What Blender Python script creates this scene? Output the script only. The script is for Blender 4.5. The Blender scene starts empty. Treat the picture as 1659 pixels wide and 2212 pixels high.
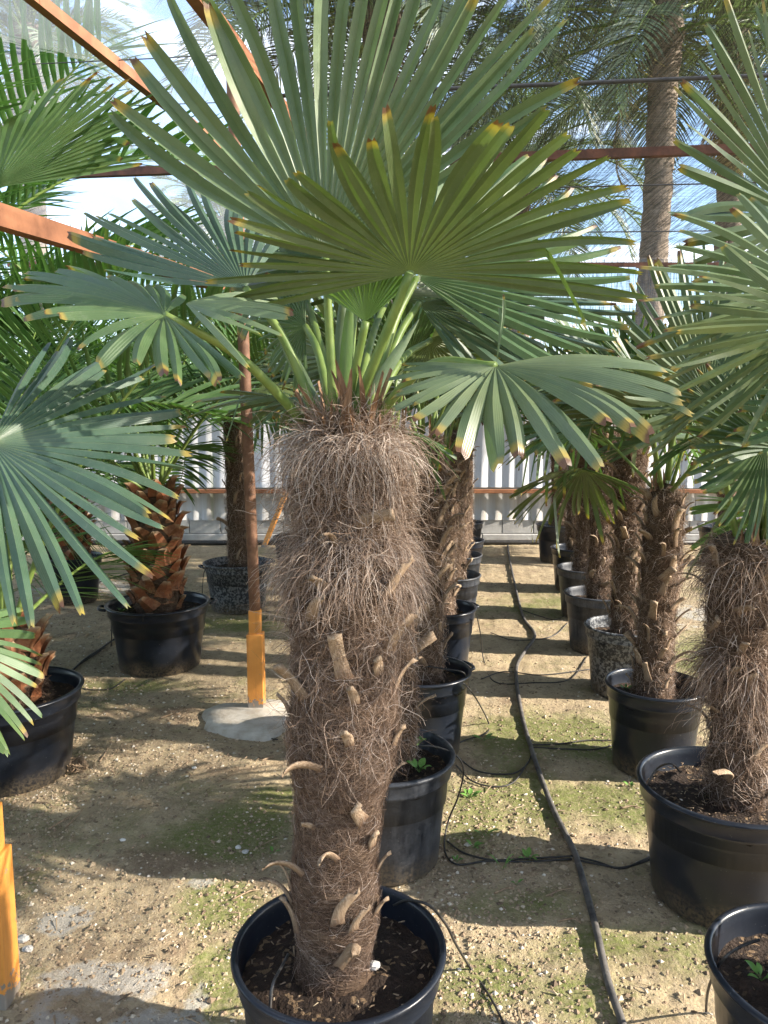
import bpy, math
import numpy as np
from mathutils import Vector, Matrix

R = math.radians
scene = bpy.context.scene
COL = scene.collection
rng = np.random.default_rng(7)

# ------------------------------------------------------------------ camera
H, PITCH, F = 1.6, R(7.1), 1660.0          # eye height, downward pitch, focal length in px of a 1659x2212 picture
CX, CY = 829.5, 1106.0
cam_d = bpy.data.cameras.new('camera'); cam = bpy.data.objects.new('camera', cam_d); COL.objects.link(cam)
cam.location = (0, 0, H); cam.rotation_euler = (math.pi/2 - PITCH, 0, 0)
cam_d.sensor_fit = 'VERTICAL'; cam_d.sensor_height = 24.0; cam_d.lens = 24.0*F/2212.0
cam_d.clip_start = 0.05; cam_d.clip_end = 2000
scene.camera = cam

# ------------------------------------------------------------------ light
SUN_EL, SUN_AZ = R(27), R(-9)               # azimuth measured from +X (right) towards +Y (away)
sun_dir = Vector((math.cos(SUN_EL)*math.cos(SUN_AZ), math.cos(SUN_EL)*math.sin(SUN_AZ), math.sin(SUN_EL)))
world = bpy.data.worlds.new('World'); scene.world = world; world.use_nodes = True
wt = world.node_tree; wt.nodes.clear()
def wn(t, **k):
    n = wt.nodes.new(t)
    for a, b in k.items(): setattr(n, a, b)
    return n
sky = wn('ShaderNodeTexSky', sky_type='NISHITA', sun_disc=False, sun_elevation=SUN_EL,
         sun_rotation=math.pi/2 - SUN_AZ, air_density=1.0, dust_density=0.6, ozone_density=1.6)
tc = wn('ShaderNodeTexCoord'); sep = wn('ShaderNodeSeparateXYZ')
wt.links.new(tc.outputs['Generated'], sep.inputs[0])
zc = wn('ShaderNodeMath', operation='MAXIMUM'); wt.links.new(sep.outputs[2], zc.inputs[0]); zc.inputs[1].default_value = 0.08
dx = wn('ShaderNodeMath', operation='DIVIDE'); wt.links.new(sep.outputs[0], dx.inputs[0]); wt.links.new(zc.outputs[0], dx.inputs[1])
dy = wn('ShaderNodeMath', operation='DIVIDE'); wt.links.new(sep.outputs[1], dy.inputs[0]); wt.links.new(zc.outputs[0], dy.inputs[1])
cmb = wn('ShaderNodeCombineXYZ'); wt.links.new(dx.outputs[0], cmb.inputs[0]); wt.links.new(dy.outputs[0], cmb.inputs[1])
cl = wn('ShaderNodeTexNoise'); cl.inputs['Scale'].default_value = 0.85; cl.inputs['Detail'].default_value = 7; cl.inputs['Roughness'].default_value = 0.58
cadd = wn('ShaderNodeVectorMath', operation='ADD'); cadd.inputs[1].default_value = (1.7, 0.4, 0.0)
wt.links.new(cmb.outputs[0], cadd.inputs[0]); wt.links.new(cadd.outputs[0], cl.inputs['Vector'])
cr = wn('ShaderNodeValToRGB'); cr.color_ramp.elements[0].position = 0.51; cr.color_ramp.elements[1].position = 0.66
wt.links.new(cl.outputs['Fac'], cr.inputs[0])
mixc = wn('ShaderNodeMix', data_type='RGBA'); wt.links.new(cr.outputs[0], mixc.inputs[0])
wt.links.new(sky.outputs[0], mixc.inputs[6]); mixc.inputs[7].default_value = (8.5, 8.8, 9.4, 1)
bg = wn('ShaderNodeBackground'); bg.inputs[1].default_value = 0.13
wo = wn('ShaderNodeOutputWorld'); wt.links.new(mixc.outputs[2], bg.inputs[0]); wt.links.new(bg.outputs[0], wo.inputs[0])
sun_l = bpy.data.lights.new('sun', 'SUN'); sun_l.energy = 5.0; sun_l.angle = R(0.6); sun_l.color = (1.0, 0.91, 0.78)
sun_o = bpy.data.objects.new('sun', sun_l); COL.objects.link(sun_o); sun_o.location = (20, -3, 20)
sun_o.rotation_euler = (-sun_dir).to_track_quat('-Z', 'Y').to_euler()
vs = scene.view_settings
vs.view_transform = 'Standard'; vs.look = 'None'; vs.exposure = 1.65; vs.gamma = 1.0; vs.use_curve_mapping = False
scene.render.engine = 'CYCLES'
cy = scene.cycles
cy.use_denoising = True; cy.use_adaptive_sampling = True; cy.adaptive_threshold = 0.02; cy.max_bounces = 6; cy.diffuse_bounces = 3; cy.glossy_bounces = 2; cy.transmission_bounces = 4
cy.transparent_max_bounces = 10; cy.caustics_reflective = False; cy.caustics_refractive = False
try: cy.denoiser = 'OPENIMAGEDENOISE'; cy.denoising_prefilter = 'ACCURATE'
except Exception: pass

# ------------------------------------------------------------------ pixel -> world helpers
SP, CP = math.sin(PITCH), math.cos(PITCH)
def ray(u, v):
    x = (u - CX)/F; y = -(v - CY)/F
    return np.array([x, CP + y*SP, -SP + y*CP])
def at_z(u, v, z):                      # where the pixel's ray meets height z
    d = ray(u, v); return np.array([0, 0, H]) + d*((z - H)/d[2])
def at_y(u, v, y):
    d = ray(u, v); return np.array([0, 0, H]) + d*(y/d[1])
def at_t(u, v, t): return np.array([0, 0, H]) + ray(u, v)*t

# ------------------------------------------------------------------ object helpers
def tag(o, label=None, cat=None, group=None, kind=None):
    if label: o['label'] = label
    if cat: o['category'] = cat
    if group: o['group'] = group
    if kind: o['kind'] = kind
    return o
def link(name, data, parent=None, mat=None):
    o = bpy.data.objects.new(name, data); COL.objects.link(o)
    if parent is not None: o.parent = parent
    if mat is not None and data is not None and len(data.materials) == 0: data.materials.append(mat)
    return o
def empty(name, loc=(0, 0, 0)):
    o = bpy.data.objects.new(name, None); COL.objects.link(o); o.location = loc; o.empty_display_size = 0.1
    return o
def mesh_np(name, V, faces, smooth=True, attrs=None, mat=None):
    """faces: list of int arrays (n,3)/(n,4)"""
    me = bpy.data.meshes.new(name)
    V = np.asarray(V, dtype=np.float32); me.vertices.add(len(V)); me.vertices.foreach_set('co', V.ravel())
    if not isinstance(faces, list): faces = [faces]
    idx = np.concatenate([np.asarray(f, dtype=np.int32).ravel() for f in faces])
    tot = np.concatenate([np.full(len(f), np.asarray(f).shape[1], dtype=np.int32) for f in faces])
    st = np.concatenate([[0], np.cumsum(tot)[:-1]]).astype(np.int32)
    me.loops.add(len(idx)); me.loops.foreach_set('vertex_index', idx)
    me.polygons.add(len(tot)); me.polygons.foreach_set('loop_start', st)
    try: me.polygons.foreach_set('loop_total', tot)
    except Exception: pass
    me.polygons.foreach_set('use_smooth', np.full(len(tot), smooth, dtype=bool))
    me.update(calc_edges=True); me.validate()
    if attrs:
        for k, a in attrs.items():
            at = me.attributes.new(k, 'FLOAT', 'POINT'); at.data.foreach_set('value', np.asarray(a, dtype=np.float32).ravel())
    if mat is not None: me.materials.append(mat)
    return me
def grid_faces(nr, nc, off=0, wrap=False):
    r = np.arange(nr-1)[:, None]; c = np.arange(nc if wrap else nc-1)[None, :]
    c2 = (c+1) % nc
    a = r*nc + c; b = r*nc + c2; d = (r+1)*nc + c; e = (r+1)*nc + c2
    return np.stack([a, b, e, d], -1).reshape(-1, 4) + off
def lathe(profile, n=48):
    p = np.asarray(profile, float); a = np.linspace(0, 2*np.pi, n, endpoint=False)
    V = np.stack([p[:, 0:1]*np.cos(a), p[:, 0:1]*np.sin(a), np.repeat(p[:, 1:2], n, 1)], -1).reshape(-1, 3)
    return V, grid_faces(len(p), n, 0, True)
def box_np(x0, x1, y0, y1, z0, z1, bev=0.0):
    V = np.array([[x, y, z] for z in (z0, z1) for y in (y0, y1) for x in (x0, x1)], float)
    Fq = np.array([[0, 2, 3, 1], [4, 5, 7, 6], [0, 1, 5, 4], [2, 6, 7, 3], [0, 4, 6, 2], [1, 3, 7, 5]])
    return V, Fq
def box_mesh(name, x0, x1, y0, y1, z0, z1, mat, bev=0.0):
    V, Fq = box_np(x0, x1, y0, y1, z0, z1)
    me = mesh_np(name, V, Fq, smooth=False, mat=mat)
    if bev > 0:
        import bmesh
        bm = bmesh.new(); bm.from_mesh(me)
        bmesh.ops.bevel(bm, geom=list(bm.edges), offset=bev, segments=2, affect='EDGES', profile=0.5)
        bm.to_mesh(me); bm.free()
    return me
def catmull(P, n):
    P = np.asarray(P, float); Q = np.vstack([2*P[0]-P[1], P, 2*P[-1]-P[-2]])
    out = []
    m = len(P)-1
    for k in np.linspace(0, m-1e-6, n):
        i = int(k); t = k-i; a, b, c, d = Q[i:i+4]
        out.append(.5*((2*b)+(-a+c)*t+(2*a-5*b+4*c-d)*t*t+(-a+3*b-3*c+d)*t**3))
    return np.array(out)
def tube_np(P, rad, ns=8, cap=True):
    P = np.asarray(P, float); n = len(P); rad = np.broadcast_to(np.asarray(rad, float), (n,))
    T = np.gradient(P, axis=0); T /= np.linalg.norm(T, axis=1)[:, None] + 1e-9
    up = np.array([0, 0, 1.0]) if abs(T[0, 2]) < .9 else np.array([1.0, 0, 0])
    N = np.zeros_like(P); nn = np.cross(T[0], up); nn /= np.linalg.norm(nn)
    for i in range(n):
        nn = nn - T[i]*np.dot(nn, T[i]); nn /= np.linalg.norm(nn)+1e-9; N[i] = nn
    B = np.cross(T, N); a = np.linspace(0, 2*np.pi, ns, endpoint=False)
    V = (P[:, None] + rad[:, None, None]*(np.cos(a)[None, :, None]*N[:, None] + np.sin(a)[None, :, None]*B[:, None])).reshape(-1, 3)
    Fq = [grid_faces(n, ns, 0, True)]
    if cap:
        V = np.vstack([V, P[0], P[-1]]); k = np.arange(ns)
        Fq.append(np.stack([np.full(ns, n*ns), (k+1) % ns, k], -1))
        Fq.append(np.stack([np.full(ns, n*ns+1), (n-1)*ns+k, (n-1)*ns+(k+1) % ns], -1))
    return V, Fq
def tube_obj(name, P, rad, mat, parent=None, ns=8):
    V, Fq = tube_np(P, rad, ns); return link(name, mesh_np(name, V, Fq, mat=mat), parent)
def merge(parts):
    """parts: list of (V, F or [F..], attrs dict) -> V, [F], attrs"""
    Vs, Fs, off = [], {}, 0; A = {}
    for p in parts:
        V, Fq = p[0], p[1]
        for f in (Fq if isinstance(Fq, list) else [Fq]):
            Fs.setdefault(f.shape[1], []).append(f+off)
        if len(p) > 2:
            for k, a in p[2].items(): A.setdefault(k, []).append(np.broadcast_to(a, (len(V),)))
        Vs.append(V); off += len(V)
    return np.vstack(Vs), [np.vstack(f) for f in Fs.values()], {k: np.concatenate(a) for k, a in A.items()}
def hash2(ix, iy, s=0):
    h = (ix.astype(np.int64)*374761393 + iy.astype(np.int64)*668265263 + s*974711) & 0xffffffff
    h = ((h ^ (h >> 13))*1274126177) & 0xffffffff
    return ((h ^ (h >> 16)) & 0xffff)/65535.0
def vnoise(x, y, s=0):
    ix = np.floor(x); iy = np.floor(y); fx = x-ix; fy = y-iy
    fx = fx*fx*(3-2*fx); fy = fy*fy*(3-2*fy)
    a = hash2(ix, iy, s); b = hash2(ix+1, iy, s); c = hash2(ix, iy+1, s); d = hash2(ix+1, iy+1, s)
    return (a*(1-fx)+b*fx)*(1-fy)+(c*(1-fx)+d*fx)*fy
def fbm(x, y, o=4, s=0):
    v = 0; a = .5
    for k in range(o): v = v+a*vnoise(x, y, s+k); x = x*2.03+5.1; y = y*2.03+1.7; a *= .5
    return v

# ------------------------------------------------------------------ materials
class NT:
    def __init__(s, name):
        s.m = bpy.data.materials.new(name); s.m.use_nodes = True; s.t = s.m.node_tree; s.t.nodes.clear()
        s.out = s.n('ShaderNodeOutputMaterial')
    def n(s, t, **k):
        n = s.t.nodes.new(t)
        for a, b in k.items(): setattr(n, a, b)
        return n
    def l(s, a, b): s.t.links.new(a, b)
    def val(s, inp, v):
        if hasattr(v, 'is_output'): s.l(v, inp)
        elif v is not None: inp.default_value = v
    def coord(s, scale=(1, 1, 1), kind='Object', loc=(0, 0, 0), rot=(0, 0, 0)):
        c = s.n('ShaderNodeTexCoord'); m = s.n('ShaderNodeMapping')
        m.inputs['Scale'].default_value = scale; m.inputs['Location'].default_value = loc; m.inputs['Rotation'].default_value = rot
        s.l(c.outputs[kind], m.inputs[0]); return m.outputs[0]
    def pos(s, scale=(1, 1, 1)):
        g = s.n('ShaderNodeNewGeometry'); m = s.n('ShaderNodeMapping'); m.inputs['Scale'].default_value = scale
        s.l(g.outputs['Position'], m.inputs[0]); return m.outputs[0]
    def noise(s, vec, scale=5, detail=4, rough=.55, dist=0):
        n = s.n('ShaderNodeTexNoise'); s.l(vec, n.inputs['Vector'])
        n.inputs['Scale'].default_value = scale; n.inputs['Detail'].default_value = detail
        n.inputs['Roughness'].default_value = rough; n.inputs['Distortion'].default_value = dist
        return n.outputs['Fac']
    def voro(s, vec, scale=5, feature='F1', out='Distance'):
        n = s.n('ShaderNodeTexVoronoi', feature=feature); s.l(vec, n.inputs['Vector']); n.inputs['Scale'].default_value = scale
        return n.outputs[out]
    def ramp(s, fac, *stops):
        r = s.n('ShaderNodeValToRGB'); e = r.color_ramp.elements
        while len(e) < len(stops): e.new(0.5)
        for k, (p, c) in enumerate(stops):
            e[k].position = p; e[k].color = (c, c, c, 1) if isinstance(c, (int, float)) else (*c, 1)
        s.l(fac, r.inputs[0]); return r.outputs[0]
    def mix(s, fac, a, b, mode='MIX'):
        m = s.n('ShaderNodeMix', data_type='RGBA', blend_type=mode)
        s.val(m.inputs[0], fac)
        for i, c in ((6, a), (7, b)):
            if isinstance(c, tuple): m.inputs[i].default_value = (*c, 1) if len(c) == 3 else c
            else: s.l(c, m.inputs[i])
        return m.outputs[2]
    def math(s, op, a, b=None, c=None, clamp=False):
        m = s.n('ShaderNodeMath', operation=op, use_clamp=clamp)
        s.val(m.inputs[0], a)
        if b is not None: s.val(m.inputs[1], b)
        if c is not None: s.val(m.inputs[2], c)
        return m.outputs[0]
    def attr(s, name, out='Fac'):
        a = s.n('ShaderNodeAttribute', attribute_name=name); return a.outputs[out]
    def rnd(s): return s.n('ShaderNodeObjectInfo').outputs['Random']
    def bump(s, h, strength=.5, dist=.01):
        b = s.n('ShaderNodeBump'); b.inputs['Strength'].default_value = strength; b.inputs['Distance'].default_value = dist
        s.l(h, b.inputs['Height']); return b.outputs[0]
    def pbr(s, color, rough=.6, spec=.5, normal=None, metal=0.0):
        p = s.n('ShaderNodeBsdfPrincipled')
        if isinstance(color, tuple): p.inputs['Base Color'].default_value = (*color, 1)
        else: s.l(color, p.inputs['Base Color'])
        s.val(p.inputs['Roughness'], rough); p.inputs['Specular IOR Level'].default_value = spec; p.inputs['Metallic'].default_value = metal
        if normal is not None: s.l(normal, p.inputs['Normal'])
        return p.outputs[0]
    def done(s, sh): s.l(sh, s.out.inputs[0]); return s.m

M = {}
def leaf_mat(name, ca, cb, tipy=(.30, .23, .05), tipb=(.12, .055, .025), trans=.28, tip=.955, rough=.42, transcol=1.0, objvar=.35):
    t = NT(name)
    al = t.attr('along'); sg = t.attr('seg'); ac = t.attr('across')
    c = t.mix(t.math('MULTIPLY', sg, 1.0), ca, cb)
    n = t.noise(t.coord((1, 1, 1)), 22, 3)
    c = t.mix(t.ramp(n, (.35, 0.0), (.75, .35)), c, tuple(x*1.5 for x in cb))
    c = t.mix(t.ramp(t.noise(t.coord((1, 1, 1)), 5, 4), (.5, 0.0), (.75, .45)), c, (cb[0]*1.5, cb[1]*1.2, cb[2]*.8))
    du = t.noise(t.coord((1, 1, 1)), 120, 3, .7); c = t.mix(t.ramp(du, (.55, 0.0), (.8, .30)), c, (.22, .23, .19))
    hv = t.math('MULTIPLY_ADD', t.rnd(), objvar, 1-objvar*.5)
    hs = t.n('ShaderNodeHueSaturation'); t.l(hv, hs.inputs['Value']); t.l(c, hs.inputs['Color']); c = hs.outputs[0]
    # yellow midrib near the hub
    rib = t.math('MULTIPLY', t.ramp(ac, (.80, 0.0), (.97, 1.0)), t.ramp(al, (.0, .55), (.35, .12), (.8, 0.0)))
    c = t.mix(rib, c, (.30, .33, .12))
    # dry tips: yellow then brown, each segment to its own length
    tn = t.noise(t.coord((1, 1, 1)), 60, 2)
    e = t.math('ADD', al, t.math('MULTIPLY', t.math('SUBTRACT', sg, .72), .11)); e = t.math('ADD', e, t.math('MULTIPLY', t.math('SUBTRACT', tn, .5), .05))
    c = t.mix(t.ramp(e, (tip-.04, 0.0), (tip, 1.0)), c, tipy)
    c = t.mix(t.ramp(e, (tip+.015, 0.0), (tip+.035, 1.0)), c, tipb)
    bn = t.math('SINE', t.math('MULTIPLY', ac, 28.0))
    p = t.pbr(c, t.math('MULTIPLY_ADD', n, .25, rough-.14), .5, t.bump(bn, .15, .001))
    tr = t.n('ShaderNodeBsdfTranslucent'); t.l(t.mix(1.0, c, (1.0*transcol, 1.25*transcol, .45*transcol), 'MULTIPLY'), tr.inputs[0])
    ms = t.n('ShaderNodeMixShader'); ms.inputs[0].default_value = trans; t.l(p, ms.inputs[1]); t.l(tr.outputs[0], ms.inputs[2])
    return t.done(ms.outputs[0])
M['fan'] = leaf_mat('fan_leaf', (.062, .118, .046), (.088, .148, .062))
M['fan_blue'] = leaf_mat('fan_leaf_glaucous', (.095, .145, .070), (.130, .180, .090), trans=.18, rough=.4)
M['fan_olive'] = leaf_mat('fan_leaf_olive', (.080, .115, .040), (.110, .150, .058), trans=.30)
M['fan_young'] = leaf_mat('fan_leaf_young', (.11, .19, .05), (.16, .25, .08), trans=.35, tip=1.2)
M['fan_deep'] = leaf_mat('fan_leaf_deep', (.050, .100, .062), (.075, .130, .085), trans=.16, rough=.38)
M['feather'] = leaf_mat('feather_leaf', (.055, .125, .035), (.085, .165, .055), trans=.3, tip=1.1)
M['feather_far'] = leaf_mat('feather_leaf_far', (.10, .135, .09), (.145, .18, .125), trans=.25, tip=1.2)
M['dead'] = leaf_mat('dead_leaf', (.20, .16, .10), (.30, .24, .16), trans=.2, tip=1.2)

def m_petiole():
    t = NT('petiole'); n = t.noise(t.coord((1, 1, 1)), 30, 3)
    c = t.mix(t.ramp(n, (.3, 0.0), (.7, 1.0)), (.10, .165, .035), (.17, .23, .055))
    return t.done(t.pbr(c, .45, .4))
M['petiole'] = m_petiole()
def m_fibre():
    t = NT('fibre'); h = t.attr('hc')
    c = t.ramp(h, (0.0, (.045, .028, .020)), (.35, (.165, .108, .075)), (.7, (.32, .232, .175)), (1.0, (.56, .48, .42)))
    p = t.pbr(c, .7, .2)
    tr = t.n('ShaderNodeBsdfTranslucent'); t.l(c, tr.inputs[0])
    ms = t.n('ShaderNodeMixShader'); ms.inputs[0].default_value = .25; t.l(p, ms.inputs[1]); t.l(tr.outputs[0], ms.inputs[2])
    return t.done(ms.outputs[0])
M['fibre'] = m_fibre()
def m_core():
    t = NT('trunk_core'); co = t.coord((1, 1, 1)); n1 = t.noise(co, 14, 6, .7); n2 = t.noise(t.coord((1, 1, 6)), 45, 4)
    n1 = t.math('ADD', t.math('MULTIPLY', n1, .5), t.math('MULTIPLY', n2, .5)); c = t.ramp(n1, (.3, (.04, .026, .018)), (.55, (.115, .077, .052)), (.8, (.22, .16, .115)))
    return t.done(t.pbr(c, .9, .15, t.bump(n2, .9, .012)))
M['core'] = m_core()
def m_stub():
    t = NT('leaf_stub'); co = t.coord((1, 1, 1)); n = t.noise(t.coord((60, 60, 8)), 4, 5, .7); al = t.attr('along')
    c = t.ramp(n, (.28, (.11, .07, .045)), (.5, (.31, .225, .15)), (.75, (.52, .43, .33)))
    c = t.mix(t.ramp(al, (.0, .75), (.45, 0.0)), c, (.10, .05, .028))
    c = t.mix(t.math('MULTIPLY', t.rnd(), .5), c, (.20, .14, .09))
    return t.done(t.pbr(c, .8, .25, t.bump(n, .5, .004)))
M['stub'] = m_stub()
def m_sheath():
    t = NT('dry_sheath'); n = t.noise(t.coord((40, 40, 3)), 4, 4)
    c = t.ramp(n, (.3, (.14, .075, .042)), (.6, (.30, .185, .11)), (.85, (.44, .31, .21)))
    return t.done(t.pbr(c, .75, .25, t.bump(n, .5, .003)))
M['sheath'] = m_sheath()
def m_scale():
    t = NT('palm_scale'); n = t.noise(t.coord((1, 1, 1)), 26, 5, .65); al = t.attr('along')
    c = t.ramp(n, (.25, (.06, .022, .012)), (.5, (.17, .075, .035)), (.75, (.33, .20, .10)))
    c = t.mix(t.math('MULTIPLY', t.rnd(), .6), c, (.24, .07, .025))
    c = t.mix(t.ramp(al, (.75, 0.0), (1.0, .8)), c, (.36, .27, .17))
    return t.done(t.pbr(c, .6, .35, t.bump(n, .6, .005)))
M['scale'] = m_scale()
def m_pot(name, dust, speck, rough):
    t = NT(name); co = t.coord((1, 1, 1))
    n = t.noise(co, 5, 5, .65); f = t.noise(co, 90, 3); v = t.noise(co, 55, 3, .6)
    streak = t.noise(t.coord((30, 30, 1.2)), 1.4, 4)
    base = t.mix(n, (.006, .008, .013), (.013, .017, .026))
    d = t.math('MULTIPLY', t.ramp(t.math('ADD', t.math('MULTIPLY', n, .6), t.math('MULTIPLY', streak, .5)), (.42, 0.0), (.75, 1.0)), dust)
    d = t.math('MULTIPLY', d, t.ramp(f, (.25, .45), (.7, 1.0)))
    c = t.mix(d, base, (.27, .28, .30))
    if speck > 0:
        s = t.math('MULTIPLY', t.ramp(v, (.44, 1.0), (.53, 0.0)), speck); c = t.mix(s, c, (.20, .21, .22))
    sp = t.math('MULTIPLY', t.ramp(t.noise(co, 160, 2), (.70, 0.0), (.76, 1.0)), .25); c = t.mix(sp, c, (.4, .39, .36))
    # soil splashed on the foot
    sx = t.n('ShaderNodeSeparateXYZ'); t.l(co, sx.inputs[0])
    foot = t.math('MULTIPLY', t.ramp(t.math('ADD', sx.outputs[2], t.math('MULTIPLY', n, .12)), (.07, .75), (.17, 0.0)), t.ramp(f, (.35, 0.0), (.6, 1.0)))
    c = t.mix(foot, c, (.20, .155, .10))
    r = t.math('ADD', t.math('MULTIPLY', d, .5), rough)
    return t.done(t.pbr(c, r, .35, t.bump(f, .08, .002)))
M['pot'] = m_pot('pot_black', .025, 0, .28)
M['pot_dusty'] = m_pot('pot_dusty', .36, 0, .40)
M['pot_speckled'] = m_pot('pot_speckled', .15, .7, .45)
def m_soil():
    t = NT('soil'); g = t.pos(); n = t.noise(g, 16, 6, .7); v = t.voro(g, 95, 'F1', 'Color')
    fl = t.n('ShaderNodeSeparateXYZ'); t.l(v, fl.inputs[0])
    c = t.ramp(n, (.3, (.012, .008, .006)), (.55, (.035, .022, .015)), (.8, (.085, .052, .034)))
    c = t.mix(t.math('MULTIPLY', t.ramp(fl.outputs[0], (.88, 0.0), (.93, 1.0)), .8), c, (.21, .14, .08))
    return t.done(t.pbr(c, .85, .3, t.bump(t.noise(g, 110, 4), 1.0, .012)))
M['soil'] = m_soil()
def m_ground():
    t = NT('sandy_ground'); g = t.pos()
    n1 = t.noise(g, .9, 5, .6); n2 = t.noise(g, 5.5, 5, .65); n3 = t.noise(g, 60, 5, .7); v = t.voro(g, 120, 'F1', 'Color'); v2 = t.voro(g, 45, 'F1', 'Color')
    s1 = t.n('ShaderNodeSeparateXYZ'); t.l(v, s1.inputs[0]); s2 = t.n('ShaderNodeSeparateXYZ'); t.l(v2, s2.inputs[0])
    c = t.mix(t.ramp(n2, (.3, 0.0), (.7, 1.0)), (.29, .225, .145), (.47, .375, .235))
    c = t.mix(t.ramp(s1.outputs[0], (0.0, .45), (.4, 0.0), (.75, 0.0), (1.0, .35)), c, t.mix(s1.outputs[1], (.10, .075, .055), (.56, .47, .35)))
    c = t.mix(t.math('MULTIPLY', t.ramp(s2.outputs[0], (.90, 0.0), (.93, 1.0)), .35), c, (.085, .06, .045))
    # reddish and dark soil patches
    c = t.mix(t.math('MULTIPLY', t.ramp(t.math('ADD', t.noise(g, 3.4, 6, .7), t.math('MULTIPLY', t.attr('dark'), .2)), (.54, 0.0), (.68, 1.0)), .7), c, t.mix(n3, (.10, .065, .042), (.27, .185, .125)))
    # moss: more of it in the middle, following the irrigation
    md = t.math('ADD', t.math('MULTIPLY', n1, .45), t.math('MULTIPLY', t.noise(g, 4.2, 6, .7), .42)); md = t.math('ADD', md, t.math('MULTIPLY', t.attr('moss'), .34))
    moss = t.math('MULTIPLY', t.ramp(md, (.46, 0.0), (.60, 1.0)), t.ramp(n3, (.30, .35), (.62, 1.0)))
    c = t.mix(t.math('MULTIPLY', moss, .9), c, t.mix(n3, (.05, .085, .014), (.17, .20, .045)))
    # pale washed-out concrete showing through
    pal = t.ramp(t.math('ADD', t.math('MULTIPLY', t.noise(g, 5.5, 6, .65), .75), t.math('MULTIPLY', t.attr('pale'), .35)), (.56, 0.0), (.63, .8))
    c = t.mix(pal, c, t.mix(n3, (.30, .28, .25), (.46, .44, .40)))
    b = t.math('ADD', t.math('MULTIPLY', n3, .6), t.math('MULTIPLY', s1.outputs[0], .5))
    return t.done(t.pbr(c, .92, .2, t.bump(b, 1.0, .016)))
M['ground'] = m_ground()
def m_pebble():
    t = NT('pebble'); h = t.attr('hc')
    c = t.ramp(h, (0.0, (.07, .05, .035)), (.4, (.24, .175, .115)), (.75, (.38, .30, .20)), (1.0, (.58, .53, .45)))
    return t.done(t.pbr(c, .85, .25))
M['pebble'] = m_pebble()
def m_plain(name, ca, cb, scale, rough, bumpd=.002, spec=.4, detail=5, stretch=(1, 1, 1)):
    t = NT(name); n = t.noise(t.coord(stretch), scale, detail, .65); n2 = t.noise(t.coord((1, 1, 1)), scale*6, 3)
    c = t.mix(t.ramp(n, (.3, 0.0), (.7, 1.0)), ca, cb)
    return t.done(t.pbr(c, rough, spec, t.bump(n2, .6, bumpd)))
M['rust'] = m_plain('rusty_steel', (.15, .06, .03), (.36, .155, .075), 5, .8, detail=8)
M['rust_dark'] = m_plain('dark_rusty_steel', (.045, .022, .015), (.15, .06, .035), 9, .75)
M['pole'] = m_plain('rusty_pole', (.11, .052, .03), (.27, .145, .085), 14, .7)
def m_orange():
    t = NT('orange_paint'); co = t.coord((1, 1, 1)); n = t.noise(co, 6, 5); f = t.noise(co, 34, 5, .7); st = t.noise(t.coord((40, 40, 2)), 1.0, 4)
    c = t.mix(n, (.56, .22, .04), (.74, .32, .07)); c = t.mix(t.ramp(st, (.55, 0.0), (.75, .5)), c, (.33, .13, .045))
    sx = t.n('ShaderNodeSeparateXYZ'); t.l(co, sx.inputs[0])
    e = t.math('ADD', t.math('MULTIPLY', t.ramp(sx.outputs[2], (.0, .34), (.13, 0.0)), 1.0), f)
    chip = t.ramp(e, (.66, 0.0), (.70, 1.0)); c = t.mix(chip, c, t.mix(n, (.16, .12, .09), (.30, .28, .25)))
    return t.done(t.pbr(c, .55, .4, t.bump(t.math('SUBTRACT', f, chip), .5, .004)))
M['orange'] = m_orange()
M['hose'] = m_plain('black_hose', (.012, .012, .014), (.05, .045, .04), 40, .5)
M['hose_grey'] = m_plain('dusty_hose', (.025, .025, .027), (.13, .12, .11), 18, .6)
M['wire'] = m_plain('wire', (.03, .03, .035), (.07, .07, .07), 20, .5)
M['concrete'] = m_plain('concrete', (.30, .265, .215), (.52, .49, .44), 11, .9, .004)
M['block'] = m_plain('concrete_block', (.30, .29, .28), (.46, .45, .43), 7, .9, .004)
M['weed'] = m_plain('weed', (.09, .20, .035), (.15, .29, .06), 20, .5)
M['twig'] = m_plain('dry_twig', (.16, .10, .06), (.38, .28, .18), 20, .8, stretch=(4, 4, 1))
M['white'] = m_plain('white_stone', (.5, .48, .44), (.7, .68, .64), 30, .8)
M['fartrunk'] = m_plain('far_palm_trunk', (.11, .085, .065), (.26, .21, .165), 5, .9, .03)
def m_sheet():
    t = NT('fibre_cement'); g = t.pos((1, 1, .35)); n = t.noise(g, 3.0, 5, .6); sx = t.n('ShaderNodeSeparateXYZ'); t.l(t.pos(), sx.inputs[0])
    st = t.noise(t.pos((9, 1, .5)), 1.0, 5, .65)
    c = t.mix(n, (.42, .43, .45), (.60, .61, .64))
    low = t.math('MULTIPLY', t.ramp(sx.outputs[2], (.55, 1.0), (.75, .15)), t.ramp(st, (.3, .2), (.65, 1.0)))
    c = t.mix(low, c, (.30, .275, .235))
    c = t.mix(t.math('MULTIPLY', t.ramp(st, (.63, 0.0), (.72, 1.0)), .5), c, (.20, .23, .14))
    return t.done(t.pbr(c, .85, .25, t.bump(t.noise(g, 60, 3), .3, .003)))
M['sheet'] = m_sheet()
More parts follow.
